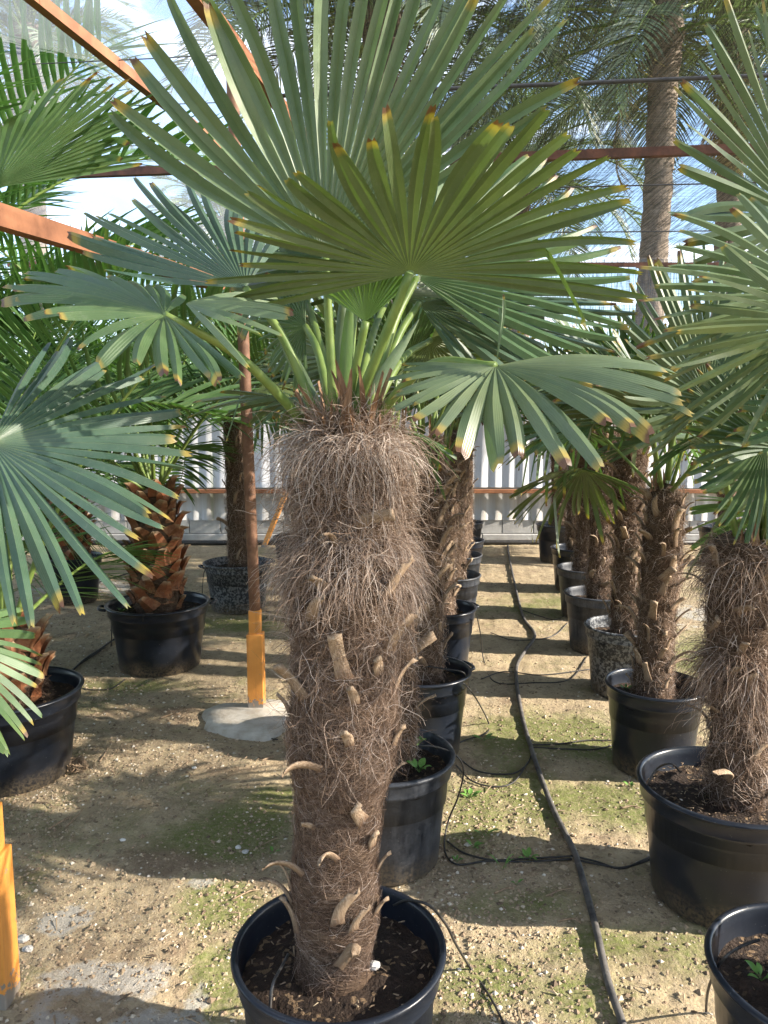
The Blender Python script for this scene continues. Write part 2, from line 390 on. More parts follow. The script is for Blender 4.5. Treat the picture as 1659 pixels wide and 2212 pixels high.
def m_net():
    t = NT('shade_net')
    a = t.noise(t.pos((70, 2.2, 2.2)), 1.0, 2, .5, .6); b = t.noise(t.pos((2.0, 60, 60)), 1.0, 2, .5, .6); c = t.noise(t.pos((160, 9, 9)), 1.0, 2)
    sx = t.n('ShaderNodeSeparateXYZ'); t.l(t.pos(), sx.inputs[0])
    rows = t.math('PINGPONG', t.math('MULTIPLY', sx.outputs[1], 1.0), .16)            # heavier selvedge threads
    sel = t.ramp(rows, (.0, 1.0), (.006, 0.0))
    k = t.math('ADD', t.math('MULTIPLY', t.ramp(a, (.44, 0.0), (.58, 1.0)), .50), t.math('MULTIPLY', t.ramp(b, (.46, 0.0), (.60, 1.0)), .20))
    k = t.math('ADD', k, t.math('MULTIPLY', t.ramp(c, (.45, 0.0), (.6, 1.0)), .18))
    k = t.math('ADD', k, t.math('MULTIPLY', sel, .15)); k = t.math('ADD', k, .04, clamp=True)
    d = t.n('ShaderNodeBsdfDiffuse'); d.inputs[0].default_value = (.085, .095, .11, 1)
    tr = t.n('ShaderNodeBsdfTransparent'); ms = t.n('ShaderNodeMixShader')
    t.l(k, ms.inputs[0]); t.l(tr.outputs[0], ms.inputs[1]); t.l(d.outputs[0], ms.inputs[2])
    return t.done(ms.outputs[0])
M['net'] = m_net()
def m_film():
    t = NT('polythene_film'); n = t.noise(t.pos((1, .3, 1)), 2.2, 3)
    d = t.n('ShaderNodeBsdfTranslucent'); d.inputs[0].default_value = (.92, .95, 1, 1)
    tr = t.n('ShaderNodeBsdfTransparent'); tr.inputs[0].default_value = (.95, .97, 1, 1); ms = t.n('ShaderNodeMixShader')
    t.l(t.ramp(n, (.3, .06), (.7, .17)), ms.inputs[0]); t.l(tr.outputs[0], ms.inputs[1]); t.l(d.outputs[0], ms.inputs[2])
    return t.done(ms.outputs[0])
M['film'] = m_film()

# ------------------------------------------------------------------ ground
PADC = at_z(545, 1560, 0)
def ground_h(x, y):
    w = np.clip((np.hypot(x-PADC[0], y-PADC[1]-.05)-.24)/.10, 0, 1)
    return -.012*(1-w)+w*( (fbm(x*1.6, y*1.6, 3, 11)-.45)*.022 + (fbm(x*14, y*14, 3, 5)-.45)*.014+(fbm(x*33, y*33, 2, 9)-.4)*.013)
def build_ground():
    fx = np.concatenate([np.arange(-3.2, -1.7, .04), np.arange(-1.7, 1.9, .0135), np.arange(1.9, 3.2, .04)]); fy = np.concatenate([np.arange(.7, 1.2, .05), np.arange(1.2, 4.0, .0135), np.arange(4.0, 9.6, .04)])
    ox = np.array([.3, .8, 1.6, 3, 6, 12, 25, 60, 140, 400]); xs = np.concatenate([-3.2-ox[::-1], fx, 3.2+ox]); ys = np.concatenate([.7-ox[::-1], fy, 9.6+ox])
    X, Y = np.meshgrid(xs, ys); Z = ground_h(X, Y)
    edge = np.clip((np.maximum(np.abs(X)-3.2, np.maximum(.7-Y, Y-9.6)))/1.0, 0, 1); Z = Z*(1-edge)
    V = np.stack([X, Y, Z], -1).reshape(-1, 3)
    def blobs(lst):
        a = np.zeros(len(V))
        for u, v, rx, ry, k in lst:
            c = at_z(u, v, 0); a = np.maximum(a, k*np.exp(-((V[:, 0]-c[0])/rx)**2-((V[:, 1]-c[1])/ry)**2))
        return a
    moss = blobs([(520, 1790, .16, .22, 1), (470, 1950, .13, .15, 1), (480, 2110, .10, .16, .9), (590, 1720, .14, .10, .7), (500, 1350, .4, .25, .7), (1200, 1590, .45, .35, .75), (1330, 1740, .22, .25, .8), (1110, 1960, .25, .10, .5), (1060, 2120, .16, .12, .7),
                  (1250, 2150, .2, .12, .6), (1230, 1300, .5, .6, .5), (300, 1480, .3, .12, .7), (1560, 1420, .6, .5, .6), (1180, 1720, .3, .3, .6), (1030, 1760, .15, .25, .6), (1300, 2050, .3, .12, .55), (1450, 2060, .3, .15, .45), (430, 1800, .2, .12, .5)])
    pale = blobs([(230, 2120, .22, .12, 1), (130, 1990, .14, .10, .8), (330, 2230, .2, .12, 1), (440, 1905, .06, .04, .8), (420, 2160, .05, .08, .9), (200, 1270, .8, .5, .9), (1560, 1330, .7, .6, .8), (140, 2200, .1, .06, .9)])
    dark = blobs([(340, 1850, .2, .10, 1), (330, 1535, .35, .08, .9), (90, 1800, .18, .08, .8), (380, 2060, .18, .10, .7), (450, 1620, .3, .06, .7), (560, 1640, .2, .08, .6), (1090, 1640, .2, .3, .6), (900, 2200, .3, .1, .6)])
    o = link('ground', mesh_np('ground', V, grid_faces(len(ys), len(xs)), attrs={'moss': moss, 'pale': pale, 'dark': dark}, mat=M['ground'])); tag(o, kind='structure')
build_ground()
def pebbles(n, seed, smin, smax, name, label):
    r = np.random.default_rng(seed)
    oct_v = np.array([[1, 0, 0], [-1, 0, 0], [0, 1, 0], [0, -1, 0], [0, 0, 1], [0, 0, -1.]])
    oct_f = np.array([[0, 2, 4], [2, 1, 4], [1, 3, 4], [3, 0, 4], [2, 0, 5], [1, 2, 5], [3, 1, 5], [0, 3, 5]])
    y = .95 + 6.5*r.random(n)**2.0; x = (r.random(n)*2-1)*(.35+y*.56)
    dens = fbm(x*1.1+3, y*1.1, 3, 2); keep = r.random(n) < np.clip((dens-.25)*2.4, .12, 1); x = x[keep]; y = y[keep]; n = len(x)
    s = smin*(smax/smin)**(r.random(n)**2.2)
    J = 1+.5*(r.random((n, 6, 3))-.5)
    V = oct_v[None]*J*s[:, None, None]*np.array([1, 1, .6]); a = r.random(n)*6.28; ca, sa = np.cos(a)[:, None], np.sin(a)[:, None]
    vx = V[..., 0]*ca-V[..., 1]*sa; vy = V[..., 0]*sa+V[..., 1]*ca
    V = np.stack([vx+x[:, None], vy+y[:, None], V[..., 2]+(ground_h(x, y)+s*.15)[:, None]], -1).reshape(-1, 3)
    Fq = (oct_f[None]+6*np.arange(n)[:, None, None]).reshape(-1, 3)
    hc = np.repeat(np.clip(r.normal(.54, .22, n), .1, 1), 6)
    o = link(name, mesh_np(name, V, Fq, smooth=False, attrs={'hc': hc}, mat=M['pebble'])); tag(o, label, 'gravel', kind='stuff')
pebbles(150000, 3, .0028, .0105, 'gravel', 'fine tan grit and gravel strewn over the sandy ground')
pebbles(1600, 4, .006, .018, 'stones', 'scattered small loose stones lying on the sandy ground')

# concrete pads the posts stand on
def pad(x, y, rx, ry, label):
    n = 40; a = np.linspace(0, 2*np.pi, n, endpoint=False); r = 1+.10*np.sin(3*a+x)+.07*np.sin(5*a+1.3)+.04*np.sin(9*a)
    V = [[x, y, .024]]; V += [[x+rx*q*k*math.cos(b), y+ry*q*k*math.sin(b), z] for k, z in ((.6, .022), (1, .015), (1.05, -.02)) for b, q in zip(a, r)]
    k = np.arange(n); f3 = np.stack([np.zeros(n, int), 1+k, 1+(k+1) % n], -1); f4 = grid_faces(3, n, 1, True)[:, ::-1]
    tag(link('concrete_pad', mesh_np('concrete_pad', np.array(V), [f3, f4], mat=M['concrete'])), kind='structure')
PADP = at_z(545, 1560, 0)
pad(PADP[0], PADP[1]+.05, .26, .24, '')

# ------------------------------------------------------------------ shade house
ROOF = 3.44
post_xy = [(-1.07, 1.95), (-.70, 4.07), (-.36, 6.08), (-.02, 8.1)]
def beam(name, a, b, w, h, mat, label, cat='beam', group=None):
    a = np.array(a, float); b = np.array(b, float); L = np.linalg.norm(b-a)
    # steel channel section: web plus two flanges
    t = min(w, h)*.14
    prof = np.array([[-w/2, -h/2], [w/2, -h/2], [w/2, -h/2+t], [-w/2+t, -h/2+t], [-w/2+t, h/2-t], [w/2, h/2-t], [w/2, h/2], [-w/2, h/2]])
    V = np.vstack([np.c_[np.zeros(8), prof], np.c_[np.full(8, L), prof]]); k = np.arange(8)
    f = np.stack([k, (k+1) % 8, 8+(k+1) % 8, 8+k], -1); caps = np.array([[0, 1, 2, 3], [4, 5, 6, 7], [0, 3, 4, 7], [11, 10, 9, 8], [15, 14, 13, 12], [15, 12, 11, 8]])
    me = mesh_np(name, V, np.vstack([f, caps]), smooth=False, mat=mat); o = link(name, me)
    d = (b-a)/L; x = Vector(d); y = Vector((0, 0, 1)).cross(x).normalized(); z = x.cross(y)
    m = Matrix((x, y, z)).transposed().to_4x4(); m.translation = Vector(a); o.matrix_world = m
    return tag(o, label, cat, group)
def post(x, y, lean, label, group='steel posts of the shade house', top=ROOF-.04):
    r = empty('shade_house_post', (x, y, 0)); tag(r, label, 'post', group)
    s = link('sleeve', box_mesh('sleeve', -.043, .043, -.043, .043, -.03, .43, M['orange'], .004), r)
    link('collar', box_mesh('collar', -.031, .031, -.031, .031, .425, .56, M['orange'], .004), r)
    P = np.array([[0, 0, .55], [lean*.5, 0, 2.0], [lean, 0, top]]); V, Fq = tube_np(catmull(P, 14), .030, 14)
    link('pole', mesh_np('pole', V, Fq, mat=M['pole']), r)
    return r
post(*post_xy[0], 0, 'orange based post rising from the pale concrete beside the lower cross beam')
post(*post_xy[1], -.06, 'rusty thin pole with orange square foot on round concrete patch', )
post(*post_xy[2], 0, 'rusty pole standing between the shaggy palm and the far fence')
post(*post_xy[3], 0, 'rusty pole standing close to the far fence')
d2 = np.array([.17, 1.0]); d2 = d2/d2[1]
def b2(y): return -.756 + (y-4.07)*.17
beam('roof_beam', (b2(-2.5), -2.5, ROOF), (b2(9.7), 9.7, ROOF), .06, .075, M['rust'], 'rusty steel roof beam resting on the pole tops')
beam('roof_beam', (-2.95, -2.5, ROOF+.03), (-.50, 8.6, ROOF+.03), .05, .055, M['rust'], 'slim rusty roof beam crossing the clear film left of the poles')
beam('tie_beam', (-1.10, 1.93, 2.13), (-.78, 4.05, 2.25), .05, .062, M['rust'], 'thick orange rusty tie beam joining two poles below roof height')
beam('cross_beam', (-4.6, 6.40, ROOF), (5.6, 5.25, ROOF), .05, .06, M['rust_dark'], 'dark rusty cross beam holding up the shade net')
beam('cross_beam', (-4.6, 9.7, ROOF), (6.5, 9.7, ROOF), .04, .05, M['rust_dark'], 'thin reddish rail along the top edge above the fence')
def cable(a, b, rad, label, sag=.02, mat='wire'):
    P = np.array([np.array(a)*(1-k)+np.array(b)*k - np.array([0, 0, sag*4*k*(1-k)]) for k in np.linspace(0, 1, 16)])
    tag(tube_obj('cable', P, rad, M[mat], ns=6), label, 'cable')
cable((-.7, 4.72, ROOF), (5, 4.15, ROOF), .012, 'thick black cable stretched under the shade net over the shaggy palm', 0)
cable((-.4, 6.62, ROOF), (6, 6.0, ROOF), .006, 'thin black cable just behind the dark cross beam')
cable((-.1, 8.05, ROOF), (6, 7.75, ROOF), .006, 'thin black cable between the cross beam and the top rail')
for k, (y, dy_) in enumerate(((3.9, -.25), (4.5, -.2), (5.0, -.1), (5.6, 0))):
    cable((-6, y+.2, ROOF+.05), (b2(y), y+dy_, ROOF+.05), .0028, ['thin wire under the clear film nearest the pole with the concrete patch', 'second thin wire under the clear film counted from the near end', 'third thin wire under the clear film counted from the near end', 'last thin wire under the clear film before the cross beam'][k], .02)
# the net over the right-hand bay and the clear film over the left-hand one, both sagging a little between the beams
def sheet(name, x_of, y0, y1, z, mat, label, cat, nx=40, ny=40):
    V = []
    for j in range(ny):
        y = y0+(y1-y0)*j/(ny-1); xa, xb = x_of(y)
        for i in range(nx):
            k = i/(nx-1); V.append([xa+(xb-xa)*k, y, z-.05*math.sin(math.pi*min(1, k*6) if k < 1/6 else math.pi*.5)*(.5+.5*math.cos(y*3.1))])
    tag(link(name, mesh_np(name, np.array(V), grid_faces(ny, nx), mat=M[mat])), label, cat)
sheet('shade_net', lambda y: (b2(y)+.02, 6.2), -3.0, 9.72, ROOF+.12, 'net', 'dark woven shade net stretched overhead on the cables', 'net')
sheet('film', lambda y: (-9.0, b2(y)-.02), -3.0, 9.72, ROOF+.13, 'film', 'clear hazy polythene roof film beside the dark net', 'film')

# ------------------------------------------------------------------ fence: blocks, corrugated sheets, rail
FY = 9.8
fr = empty('corrugated_fence', (0, FY, 0)); tag(fr, 'pale corrugated sheet fence standing on a row of concrete blocks', 'fence')
bm_ = box_mesh('block', -.196, .196, -.07, .07, 0, .20, M['block'], .006); bm2 = box_mesh('kerb_block', -.396, .396, -.11, .09, 0, .11, M['block'], .01)
for i in range(-22, 24):
    o = link('block', bm_, fr); o.location = (i*.40+.11, rng.normal(0, .003), .112+rng.normal(0, .001))
for i in range(-11, 12):
    o = link('kerb_block', bm2, fr); o.location = (i*.80+.05, rng.normal(0, .004), -.004)
def corr(name, w, z0, z1, pitch, amp, seed):
    n = int(w/pitch*10)+1; x = np.linspace(-w/2, w/2, n); y = amp*np.cos(2*np.pi*x/pitch); zs = np.array([z0, (z0+z1)/2, z1]); Vs = []
    for s in (-.003, .003):
        for z in zs: Vs.append(np.c_[x, y+s, np.full(n, z)])
    V = np.vstack(Vs); f = [grid_faces(3, n), grid_faces(3, n, 3*n)[:, ::-1]]
    k = np.arange(n-1); f.append(np.stack([k, k+1, 3*n+k+1, 3*n+k], -1)); f.append(np.stack([2*n+k, 5*n+k, 5*n+k+1, 2*n+k+1], -1))
    return mesh_np(name, V, [np.vstack(f)], mat=M['sheet'])
lowm = corr('lower_sheet', 1.06, .28, .70, .177, .010, 0); upm = corr('upper_sheet', 1.06, .62, 2.25, .177, .010, 0)
for i in range(-9, 10):
    o = link('lower_sheet', lowm, fr); o.location = (i*1.05+.3, -.085+.008*(i % 2), rng.normal(0, .004))
    o = link('upper_sheet', upm, fr); o.location = (i*1.05+.12, -.030+.008*(i % 2), rng.normal(0, .004))
link('fence_rail', box_mesh('fence_rail', -9.5, 9.5, -.16, -.115, .635, .685, M['rust'], .004), fr)
# net hanging from the top rail down to the fence
Vn = np.array([[x, FY-.05, z] for z in (2.22, ROOF+.08) for x in (-6, 8.)]); tag(link('side_net', mesh_np('side_net', Vn, np.array([[0, 1, 3, 2]]), mat=M['net'])), 'dark upright net closing the gap between fence top and roof rail', 'net')
tag(tube_obj('water_pipe', np.array([[-6, 9.52, .03], [-2, 9.5, .03], [1.4, 9.53, .03], [7, 9.5, .03]]), .03, M['hose'], ns=8), 'black water pipe lying along the foot of the fence', 'pipe')
# leftover orange boards
def board(p0, p1, w, th, label):
    p0, p1 = np.array(p0), np.array(p1); L = np.linalg.norm(p1-p0); me = box_mesh('board', -w/2, w/2, -th/2, th/2, 0, L, M['orange'], .003)
    o = link('leaning_board', me); q = Vector(p1-p0).to_track_quat('Z', 'Y'); o.rotation_mode = 'QUATERNION'; o.rotation_quaternion = q; o.location = p0
    tag(o, label, 'board')
board(at_z(572, 1180, 0)*np.array([1, 0, 0])+np.array([0, 9.3, 0]), at_y(618, 1065, 9.62), .07, .03, 'orange painted board leaning against the fence')
board((at_y(876, 1140, 9.4)[0], 9.4, 0), at_y(880, 1060, 9.6), .06, .04, 'short orange upright board near the fence behind the shaggy palm')

# ------------------------------------------------------------------ pots
def pot_profile(rt, h):
    rb = rt*.80; w = .007
    return [(0, .0), (rb*.93, .0), (rb, .012), (rb+(rt*.945-rb)*.45, h*.45), (rt*.945, h*.83), (rt*.975, h*.835), (rt*.985, h*.86), (rt*.99, h*.955), (rt*1.005, h*.965),
            (rt*1.03, h*.975), (rt*1.04, h*.987), (rt*1.03, h), (rt*.985, h+.003), (rt*.965, h*.985), (rt*.95, h*.93), (rt*.91, h*.6), (0, h*.6)]
_pc = {}
def pot(x, y, rt, h, mat, label, group=None, handle=None, ribs=False, soil_drop=.055, z=0, tilt=0):
    r = empty('plant_pot', (x, y, z)); tag(r, label, 'plant pot', group)
    key = (round(rt, 3), round(h, 3), mat, ribs)
    if key not in _pc:
        prof = pot_profile(rt, h); n = 64
        # split body and rim
        V, f = lathe(prof[:7], n)
        if ribs:
            a = np.arctan2(V[:, 1], V[:, 0]); m = (V[:, 2] > .02) & (V[:, 2] < h*.8); k = 1+.010*np.sign(np.sin(a*9))*m
            V[:, 0] *= k; V[:, 1] *= k
        Vr, f2 = lathe(prof[6:], n)
        sr = rt*.955; ns = 40; rr = np.linspace(0, 1, 14); a = np.linspace(0, 2*np.pi, ns, endpoint=False)
        S = np.array([[q*sr*math.cos(b), q*sr*math.sin(b), 0] for q in rr for b in a]); S[:, 2] = h-soil_drop+(fbm(S[:, 0]*30+rt*9, S[:, 1]*30, 3, 7)-.45)*.035 - .012*(S[:, 0]**2+S[:, 1]**2)/sr**2
        hV, hF = [], []
        _pc[key] = (mesh_np('pot_body', V, f, mat=M[mat]), mesh_np('rim', Vr, f2, mat=M[mat]), mesh_np('soil', S, grid_faces(14, ns, 0, True), mat=M['soil']))
    b, ri, so = _pc[key]
    link('pot_body', b, r); link('rim', ri, r); link('soil', so, r); rot = rng.random()*6.28
    if handle is not None:
        for s in (0, math.pi):
            hk = ('handle', round(rt, 3), mat)
            if hk not in _pc:
                P = catmull([[rt*1.0, -.055, h*.95], [rt*1.11, -.05, h*.965], [rt*1.15, 0, h*.965], [rt*1.11, .05, h*.965], [rt*1.0, .055, h*.95]], 14)
                V, Fq = tube_np(P, .009, 8); _pc[hk] = mesh_np('handle', V, Fq, mat=M[mat])
            o = link('handle', _pc[hk], r); o.rotation_euler = (0, 0, handle+s)
    r.rotation_euler = (tilt, 0, 0)
    return r

# ------------------------------------------------------------------ fan leaves
def fan_np(hub, ax, sd, nm, n=40, span=R(220), split=.41, fold=.75, droop=.1, cone=.0, lens=None, seed=0, r0=.02, tipw=.62, broken=.05, jitter=.05, gaps=0.0, twist=.8):
    """pleated fan: hub point, ax = vector of the central segment, sd = vector at +90 degrees, nm = unit upper normal"""
    r = np.random.default_rng(seed); st = np.concatenate([np.linspace(0, .42, 5), np.linspace(.5, .93, 8), [.965, 1.0]]); ns = len(st)
    hub = np.asarray(hub, float); ax = np.asarray(ax, float); sd = np.asarray(sd, float); nm = np.asarray(nm, float)
    dth = span/n; L0 = .5*(np.linalg.norm(ax)+np.linalg.norm(sd)); Vs, As, Ss, Cs, Fs = [], [], [], [], []; off = 0
    bend_leaf = r.normal(0, .2)
    for i in range(n):
        th = (-.5+(i+.5)/n)*span; k = 1.0 if lens is None else lens(th)
        L = k*(1+r.normal(0, jitter)); rs = split*(1+r.normal(0, .08))*min(1, k+.1); rs = min(rs, .75*L)
        dr = droop*(1+r.normal(0, .5))+r.normal(0, .03); sw = r.normal(0, .045); tw = r.normal(0, twist); sg = r.random()
        bk = r.random() < broken; kb = r.uniform(.25, .6); notch = r.uniform(.3, 1.0)
        rr = r0+(L-r0)*st
        q = np.clip((rr-rs)/(L-rs), 0, 1); hw0 = np.minimum(rr, rs)*math.tan(dth/2)
        hw = hw0*(1+.24*np.sin(np.pi*q**.8)*(q > 0)-(1-tipw)*q**4); hw = np.where(st > .98, hw*.7, hw)
        ang = th+sw*q**1.5+bend_leaf*.15*q**2
        ca, sa = np.cos(ang), np.sin(ang)
        dirv = ca[:, None]*ax+sa[:, None]*sd; per = -sa[:, None]*ax+ca[:, None]*sd
        offn = -dr*rr**2.3-cone*rr
        if bk:
            b = np.clip((q-kb)/(1-kb), 0, 1); fall = b*(L-rs)*(1-kb)
            offn = offn-fall*1.15; rr2 = rr-fall*.85
        else: rr2 = rr
        mid = hub+dirv*rr2[:, None]+nm*((offn+fold*hw)*L0)[:, None]
        ltw = tw*q
        le = hub+dirv*rr2[:, None]-per*hw[:, None]+nm*((offn-ltw*hw*.8)*L0)[:, None]
        re = hub+dirv*rr2[:, None]+per*hw[:, None]+nm*((offn+ltw*hw*.8)*L0)[:, None]
        mid[-1] = mid[-1]-dirv[-1]*(.022*notch)
        e = np.zeros(ns); o1 = np.ones(ns)
        for a, b, ca_, cb_ in ((le, mid, e, o1), (mid, re, o1, e)):
            Vs.append(np.stack([a, b], 1).reshape(-1, 3)); As.append(np.repeat(st, 2)); Ss.append(np.full(2*ns, sg)); Cs.append(np.stack([ca_, cb_], 1).ravel())
            Fs.append(grid_faces(ns, 2, off)); off += 2*ns
    return np.vstack(Vs), np.vstack(Fs), {'along': np.concatenate(As), 'seg': np.concatenate(Ss), 'across': np.concatenate(Cs)}
def petiole_np(P, r0, r1, n=14):
    C = catmull(P, n); V, Fq = tube_np(C, np.linspace(r0, r1, n), 8); return V, Fq

def fan_at(root, hub, p0, p1, th1, base, mat='fan', n=38, span=220, bow=None, seed=1, flip=False, pr=(.011, .0075), **kw):
    """a frond of `root` placed from picture points: hub, central tip p0, second tip p1 at th1 degrees; petiole to `base`"""
    h = at_t(*hub); ax = at_t(*p0)-h; v1 = at_t(*p1)-h; t = R(th1)
    sd = (v1-ax*math.cos(t))/math.sin(t); nm = np.cross(ax, sd); nm /= np.linalg.norm(nm)
    if nm[2] < 0: nm = -nm
    if flip: nm = -nm
    org = np.array(root.location)
    V, f, a = fan_np(h-org, ax, sd, nm, n=n, span=R(span), seed=seed, **kw)
    fo = link('frond', mesh_np('frond', V, f, attrs=a, mat=M[mat]), root)
    if base is not None:
        b = np.array(base); mid = (h+b)/2+(np.array([0, 0, .04]) if bow is None else np.array(bow))
        V, Fq = petiole_np([b-org, mid-org, h-org], *pr); link('petiole', mesh_np('petiole', V, Fq, mat=M['petiole']), fo)
    return fo

# shared frond prototypes (origin at petiole base, petiole along +X, upper side +Z)
def fan_proto(seed, plen, Rf, tilt, droop, sag, n=34, span=250, mat='fan', **kw):
    P = np.array([[0, 0, 0], [plen*.5, 0, -sag*.25*plen], [plen, 0, -sag*plen]]); d = np.array([1, 0, -2*sag]); a = math.atan2(d[2], d[0])-tilt
    ax = np.array([math.cos(a), 0, math.sin(a)])*Rf; sd = np.array([0, 1, 0])*Rf; nm = np.array([-math.sin(a), 0, math.cos(a)])
    V, f, at = fan_np(P[-1], ax, sd, nm, n=n, span=R(span), droop=droop, seed=seed, lens=lambda th: 1-.30*abs(th/R(span/2))**2, **kw)
    V2, F2 = petiole_np(P, .010, .006, 8)
    return mesh_np('frond', V, f, attrs=at, mat=M[mat]), mesh_np('petiole', V2, F2, mat=M['petiole'])
PROTO = {
    'up': [fan_proto(101+k, .30+.05*k, .44, R(5+12*k), .10, .02, n=36, span=190+20*k, cone=.05, mat=['fan', 'fan_blue', 'fan_olive'][k]) for k in range(3)],
    'mid': [fan_proto(111+k, .38+.05*k, .44, R(8+9*k), .16, .05, n=34, span=240, cone=.12, broken=.08, mat=['fan', 'fan_blue', 'fan'][k]) for k in range(3)],
    'old': [fan_proto(121+k, .42+.06*k, .42, R(22+9*k), .26, .10, n=32, span=230, cone=.22, broken=.18, mat=['fan', 'fan_olive', 'fan'][k], fold=.4) for k in range(3)],
}
def frond_copy(root, kind, k, loc, az, el, roll, s):
    b, p = PROTO[kind][k]
    o = link('frond', b, root); c = link('petiole', p, o)
    o.matrix_local = Matrix.Translation(loc) @ Matrix.Rotation(az, 4, 'Z') @ Matrix.Rotation(-el, 4, 'Y') @ Matrix.Rotation(roll, 4, 'X') @ Matrix.Scale(s, 4)
def crown(root, z, n, seed, s=1.0, az0=None, skip=None, x=0.0, y=0.0):
    r = np.random.default_rng(seed); az = r.random()*6.28 if az0 is None else az0
    for i in range(n):
        az += 2.39996+r.normal(0, .12); q = i/(n-1)
        el = R(84-q*66)+r.normal(0, .08); kind = 'up' if q < .40 else ('mid' if q < .84 else 'old')
        if skip and skip((az) % (2*math.pi), q): continue
        frond_copy(root, kind, int(r.integers(3)), (x+.035*math.cos(az), y+.035*math.sin(az), z-.10*q+.02), az, el, r.normal(0, .25), s*r.uniform(.85, 1.1))

# ------------------------------------------------------------------ shaggy trunks
def hairs_np(root, dirs, length, width, hc, seed, steps=6, gravity=.6, curl=.6, outn=None, keep=.0):
    """vectorised ribbons. root (n,3), dirs (n,3) unit, length (n,), width (n,)"""
    r = np.random.default_rng(seed); n = len(root); P = np.zeros((n, steps+1, 3)); P[:, 0] = root; d = dirs.copy()
    c = r.normal(0, 1, (n, 3)); ds = (length/steps)[:, None]
    for k in range(steps):
        d = d+np.array([0, 0, -1.0])*gravity/steps+c*curl/steps+r.normal(0, .25*curl, (n, 3)); d /= np.linalg.norm(d, axis=1)[:, None]+1e-9
        P[:, k+1] = P[:, k]+d*ds
        if outn is not None:      # do not sink into the trunk
            outn(P[:, k+1])
    T = np.gradient(P, axis=1); side = np.cross(T, r.normal(0, 1, (n, 1, 3))); side /= np.linalg.norm(side, axis=2)[..., None]+1e-9
    w = width[:, None, None]*np.linspace(1, .35, steps+1)[None, :, None]
    V = np.stack([P-side*w, P+side*w], 2).reshape(-1, 3)
    m = 2*(steps+1); k = np.arange(steps); q = np.stack([2*k, 2*k+1, 2*k+3, 2*k+2], -1)
    Fq = (q[None]+m*np.arange(n)[:, None, None]).reshape(-1, 4)
    return V, Fq, {'hc': np.repeat(np.clip(hc, 0, 1), m)}
class TrunkShape:
    def __init__(s, z, cx, cy, rad): s.z, s.cx, s.cy, s.r = map(np.asarray, (z, cx, cy, rad))
    def at(s, z): return np.interp(z, s.z, s.cx), np.interp(z, s.z, s.cy), np.interp(z, s.z, s.r)
    def pts(s, th, z, k=1.0):
        x, y, r = s.at(z); return np.stack([x+r*k*np.cos(th), y+r*k*np.sin(th), z], -1)
    def push(s, P, k=.97):
        x, y, r = s.at(P[:, 2]); dx = P[:, 0]-x; dy = P[:, 1]-y; q = np.hypot(dx, dy)+1e-9; m = q < r*k; g = np.where(m, r*k/q, 1)
        P[:, 0] = x+dx*g; P[:, 1] = y+dy*g
    def hug(s, P, lim, k=.99):
        x, y, r = s.at(P[:, 2]); dx = P[:, 0]-x; dy = P[:, 1]-y; q = np.hypot(dx, dy)+1e-9; g = np.clip(q, r*k, r*lim)/q
        P[:, 0] = x+dx*g; P[:, 1] = y+dy*g
    def core(s, name, nz=70, na=48, seed=0):
        z = np.linspace(s.z[0], s.z[-1], nz); a = np.linspace(0, 2*np.pi, na, endpoint=False); Z, A = np.meshgrid(z, a, indexing='ij')
        x, y, r = s.at(Z); saw = np.mod(Z/.105+A/(2*np.pi)*2+.5*fbm(A*1.9, Z*7+seed, 2, seed+3), 1.0); r = r*(1+.12*(fbm(A*3.0, Z*26+seed, 3, seed)-.5)+.12*(saw**2-.5))
        ta = np.clip((s.z[-1]-Z)/.05, .12, 1); r = r*np.sqrt(ta)
        V = np.stack([x+r*np.cos(A), y+r*np.sin(A), Z], -1).reshape(-1, 3)
        return mesh_np(name, V, grid_faces(nz, na, 0, True), mat=M['core'])
def stub_mesh(seed, L=.09, w=.018, curl=1.0, th=.006):
    """sawn-off leaf base: base at the origin, rising along +Z and curling outwards along +X"""
    r = np.random.default_rng(seed); n = 8; k = np.linspace(0, 1, n); bend = curl*k**1.6
    x = np.concatenate([[0], np.cumsum(np.sin((bend[1:]+bend[:-1])/2)*L/(n-1))]); z = np.concatenate([[0], np.cumsum(np.cos((bend[1:]+bend[:-1])/2)*L/(n-1))])
    hw = .95*w*(1.12-.28*k+.1*np.sin(6*k+seed)); tk = th*(1.2-.4*k); sw = r.normal(0, .3)*L*k**2
    V = []
    for i in range(n):
        nx, nz = math.cos(bend[i]), -math.sin(bend[i])
        for (a, b) in ((-1, -.6), (0, -1.0), (1, -.6), (1, .5), (0, .15), (-1, .5)):
            V.append([x[i]+nx*tk[i]*b, sw[i]+hw[i]*a, z[i]+nz*tk[i]*b])
    V = np.array(V); V[-6:, 0] += r.normal(0, .003, 6); V[-6:, 2] += r.normal(0, .004, 6)
    f = [grid_faces(n, 6, 0, True), np.array([[(n-1)*6+0, (n-1)*6+1, (n-1)*6+4, (n-1)*6+5], [(n-1)*6+1, (n-1)*6+2, (n-1)*6+3, (n-1)*6+4]])]
    return mesh_np('leaf_stub', V, f, attrs={'along': np.repeat(k, 6)}, mat=M['stub'])
STUBS = [stub_mesh(s, L, w, c) for s, L, w, c in ((1, .085, .0125, .55), (2, .095, .0145, .7), (3, .075, .0155, .25), (4, .12, .0095, 1.5), (5, .06, .013, .6))]
def put_stub(parent, shape, th, z, k, sc=1.0, roll=0.0, lean=0.0, inset=.97):
    p = shape.pts(np.array(th), np.array(z), inset); o = link('leaf_stub', STUBS[k], parent)
    o.matrix_local = Matrix.Translation(Vector(p)) @ Matrix.Rotation(th, 4, 'Z') @ Matrix.Rotation(roll, 4, 'X') @ Matrix.Rotation(lean, 4, 'Y') @ Matrix.Scale(sc, 4)
    return o
